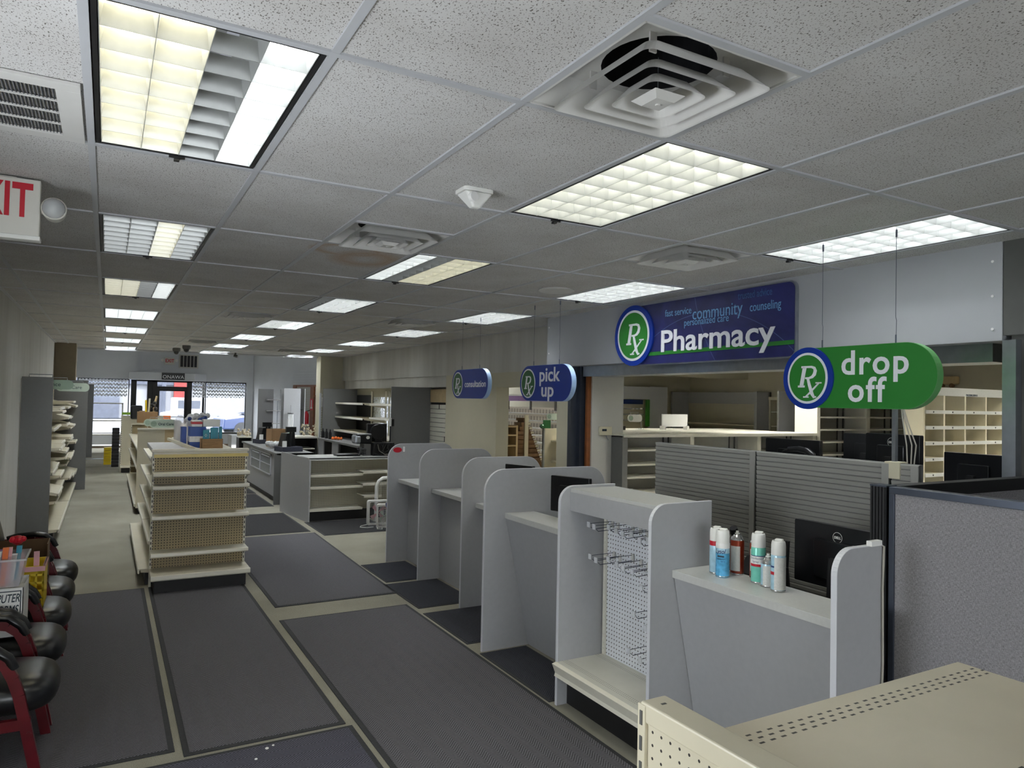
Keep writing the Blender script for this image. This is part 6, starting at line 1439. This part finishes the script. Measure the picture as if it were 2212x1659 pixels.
t = thing('glass_door_cabinet', 'cream cabinet with two shelves and glass front right of the pegboard wall', 'cabinet', (9.45, 6.12, 0), -PI/2)
m_ = MB(); m_.box(0, .75, .28, .30, 0, 2.0); m_.build('back_panel', 'peg_light', t); m_ = MB(); m_.box(0, .03, 0, .3, 0, 2.0).box(.72, .75, 0, .3, 0, 2).box(.38, .40, -.01, .01, 0, 2.0).box(0, .75, -.01, .3, 1.95, 2.0); m_.build('frame', 'shelf_beige', t)
for z in (1.75, 1.52): m_ = MB(); m_.box(.03, .72, .02, .28, z, z+.015); m_.build('shelf', 'shelf_white', t)
m_ = MB(); m_.box(.40, .72, -.006, -.002, .2, 1.95); m_.build('glass_pane', 'case_glass', t)
t = thing('grey_end_cabinet', 'plain grey cabinet side between the cream cabinet and the tall white shelving', 'cabinet', (9.1, 5.33, 0)); m_ = MB(); m_.box(-.35, .3, 0, .03, 0, 2.08); m_.build('side', 'laminate', t)
oval_sign('small pale oval sign on the grey end left of the pegboard wall', 9.10, 8.05, 1.88, .34, .12, '', 'sage')
oval_sign('small pale oval sign above the cream shelving by the column', 6.15, 5.6, 1.60, .24, .10, '', 'paper', legs=.093)
t = thing('wall_board', 'tall pale board standing against the rear pharmacy wall', 'board', (8.50, 7.95, 0)); m_ = MB(); m_.box(0, .42, 0, .03, 0, 2.16); m_.build('board', 'wall_white', t)
t = thing('hook_rack', 'cream rack of clear hooks with blue header by the column', 'rack', (7.75, 7.9, 0)); m_ = MB(); m_.box(0, .62, .05, .08, .3, 1.9); m_.build('backing', 'shelf_beige', t)
m_ = MB(); m_.box(0, .58, .02, .05, 1.84, 1.92); m_.build('blue_header', 'can_navy', t); m_ = MB(); m_.box(.66, .72, .0, .05, 1.45, 1.92); m_.build('green_strip', 'green', t); m_ = MB(); m_.box(0, .75, .03, .06, 1.93, 2.15); m_.build('header_board', 'wall_white', t)
m_ = MB()
for i in range(6):
    for k in range(3): m_.box(.06+i*.09, .09+i*.09, -.05, .05, 1.55+k*.1, 1.57+k*.1)
m_.build('hooks', 'clear_hook', t)
t = thing('black_stand', 'black T shaped stand on the cream shelving by the column', 'stand', (5.75, 5.4, 1.501)); m_ = MB(); m_.box(-.25, .2, 0, .1, 0, .05).box(-.05, -.02, .03, .06, .05, .30); m_.build('body', 'black_plastic', t)
t = thing('thermostat', 'cream wall thermostat box on the pale column', 'thermostat', (4.78, 4.37, 1.49)); m_ = MB(); m_.box(0, .165, 0, .03, 0, .095); m_.build('housing', 'thermostat', t, bevel=.004); m_ = MB(); m_.box(.03, .09, -.002, 0, .045, .07); m_.build('display', 'ink', t)
m_ = MB(); m_.tube([(.09, .01, 0), (.10, .005, -.03), (.12, .005, -.05)], .006, 6); m_.build('key', 'steel', t, True)
# card aisle beyond the opening
t = thing('card_rack', 'tall greeting card rack with pink and purple header in the room beyond', 'rack', (8.5, 14.8, 0), -PI/2); 
m_ = MB(); m_.box(0, 5.2, .1, .2, .0, 1.72); m_.build('card_tiers', 'card_rack', t)
m_ = MB()
for k in range(8): m_.box(0, 5.2, -.04+.02*k-.1, .1, .45+k*.16, .47+k*.16)
m_.build('ledges', 'bag_white', t); m_ = MB(); m_.box(0, 5.2, .06, .1, 1.86, 1.98); m_.build('purple_header', 'purple', t); m_ = MB(); m_.box(0, 5.2, .05, .1, 1.98, 2.02); m_.build('white_rail', 'paper', t)
m_ = MB()
for k in range(5): m_.box(.5+k*1.05, .54+k*1.05, .05, .09, 1.66, 1.88)
m_.build('header_posts', 'dark_wall', t); m_ = MB(); m_.box(-.3, .1, -.5, -.4, 1.55, 1.68); m_.build('purple_flag', 'purple', t); m_ = MB(); m_.box(.2, .3, -.3, -.2, 1.5, 2.0); m_.build('red_post', 'red', t)
t = thing('tan_shelving', 'tan shelving with three shelves at the left of the opening', 'shelf unit', (5.12, 7.5, 0)); m_ = MB(); m_.box(0, .42, .28, .3, 0, 1.48).box(.40, .43, 0, .3, 0, 1.48); m_.build('frame', 'tan_fixture', t)
for z in (1.45, 1.32, 1.16, .86): m_ = MB(); m_.box(0, .40, 0, .28, z, z+.02); m_.build('shelf', 'tan_fixture', t)
t = thing('stepped_display', 'dark brown stepped pyramid display on a tan post', 'display', (6.22, 8.4, 0)); m_ = MB(); m_.box(-.035, .035, -.03, .0, .0, 1.62); m_.build('post', 'shelf_beige', t); m_ = MB()
for k in range(11): wd = .05+.033*k; m_.box(-wd, wd, 0, .25, 1.52-k*.075, 1.57-k*.075); m_.box(-wd+.02, wd-.02, .02, .23, 1.49-k*.075, 1.52-k*.075)
m_.build('steps', 'brown_fixture', t); m_ = MB()
for k in range(11): wd = .05+.033*k; m_.box(wd-.05, wd+.004, -.012, 0, 1.53-k*.075, 1.565-k*.075)
m_.build('step_edges', 'shelf_beige', t)
t = thing('cream_end_shelving', 'cream shelving end with two side shelves at the right of the opening', 'shelf unit', (5.62, 6.85, 0)); m_ = MB(); m_.box(0, .50, .0, .03, 0, 1.46); m_.build('end_panel', 'shelf_beige', t)
for z in (1.27, .97, .67): m_ = MB(); m_.box(.12, .55, -.26, 0, z, z+.02); m_.build('shelf', 'shelf_beige', t)
m_ = MB(); m_.box(-.02, 0, -.01, .03, 0, 1.46); m_.build('upright', 'steel', t)
t = thing('green_card', 'dark green printed card standing on the cream shelving end', 'card', (5.60, 6.86, 1.461)); m_ = MB(); m_.box(0, .13, 0, .006, 0, .12).ball((-.02, 0, .03), .035, 10); m_.build('card', 'sign_dark_green', t)
oval_sign('pale green oval sign above the green card in the opening', 5.66, 6.865, 1.585, .26, .095, '', 'sage', legs=.12)

# little hardware: screws on the fascia, outlet below the front window
for k, (y, z) in enumerate(((.24, 2.70), (.24, 2.50), (.24, 2.31), (5.0, 2.70), (5.0, 2.4))):
    m_ = MB((4.5, y, z)); m_.cyl((4.5, y, z), (4.494, y, z), .008, 10); tag(m_.build('screw', 'paper', smooth=True), 'white screw head, %s on the grey fascia edge' % ['top of three near the dark end', 'middle of three near the dark end', 'bottom of three near the dark end', 'upper one at the far edge', 'lower one at the far edge'][k], 'screw', 'fascia screws')
t = thing('wall_outlet', 'beige outlet plate low on the wall under the left shop window', 'outlet', (.40, 25.99, .27)); m_ = MB(); m_.box(0, .10, -.015, 0, 0, .16); m_.build('plate', 'tan_fixture', t, bevel=.003)
for o_ in bpy.data.objects:
    if o_.type == 'EMPTY' and not o_.children: print('EMPTY', o_.name)
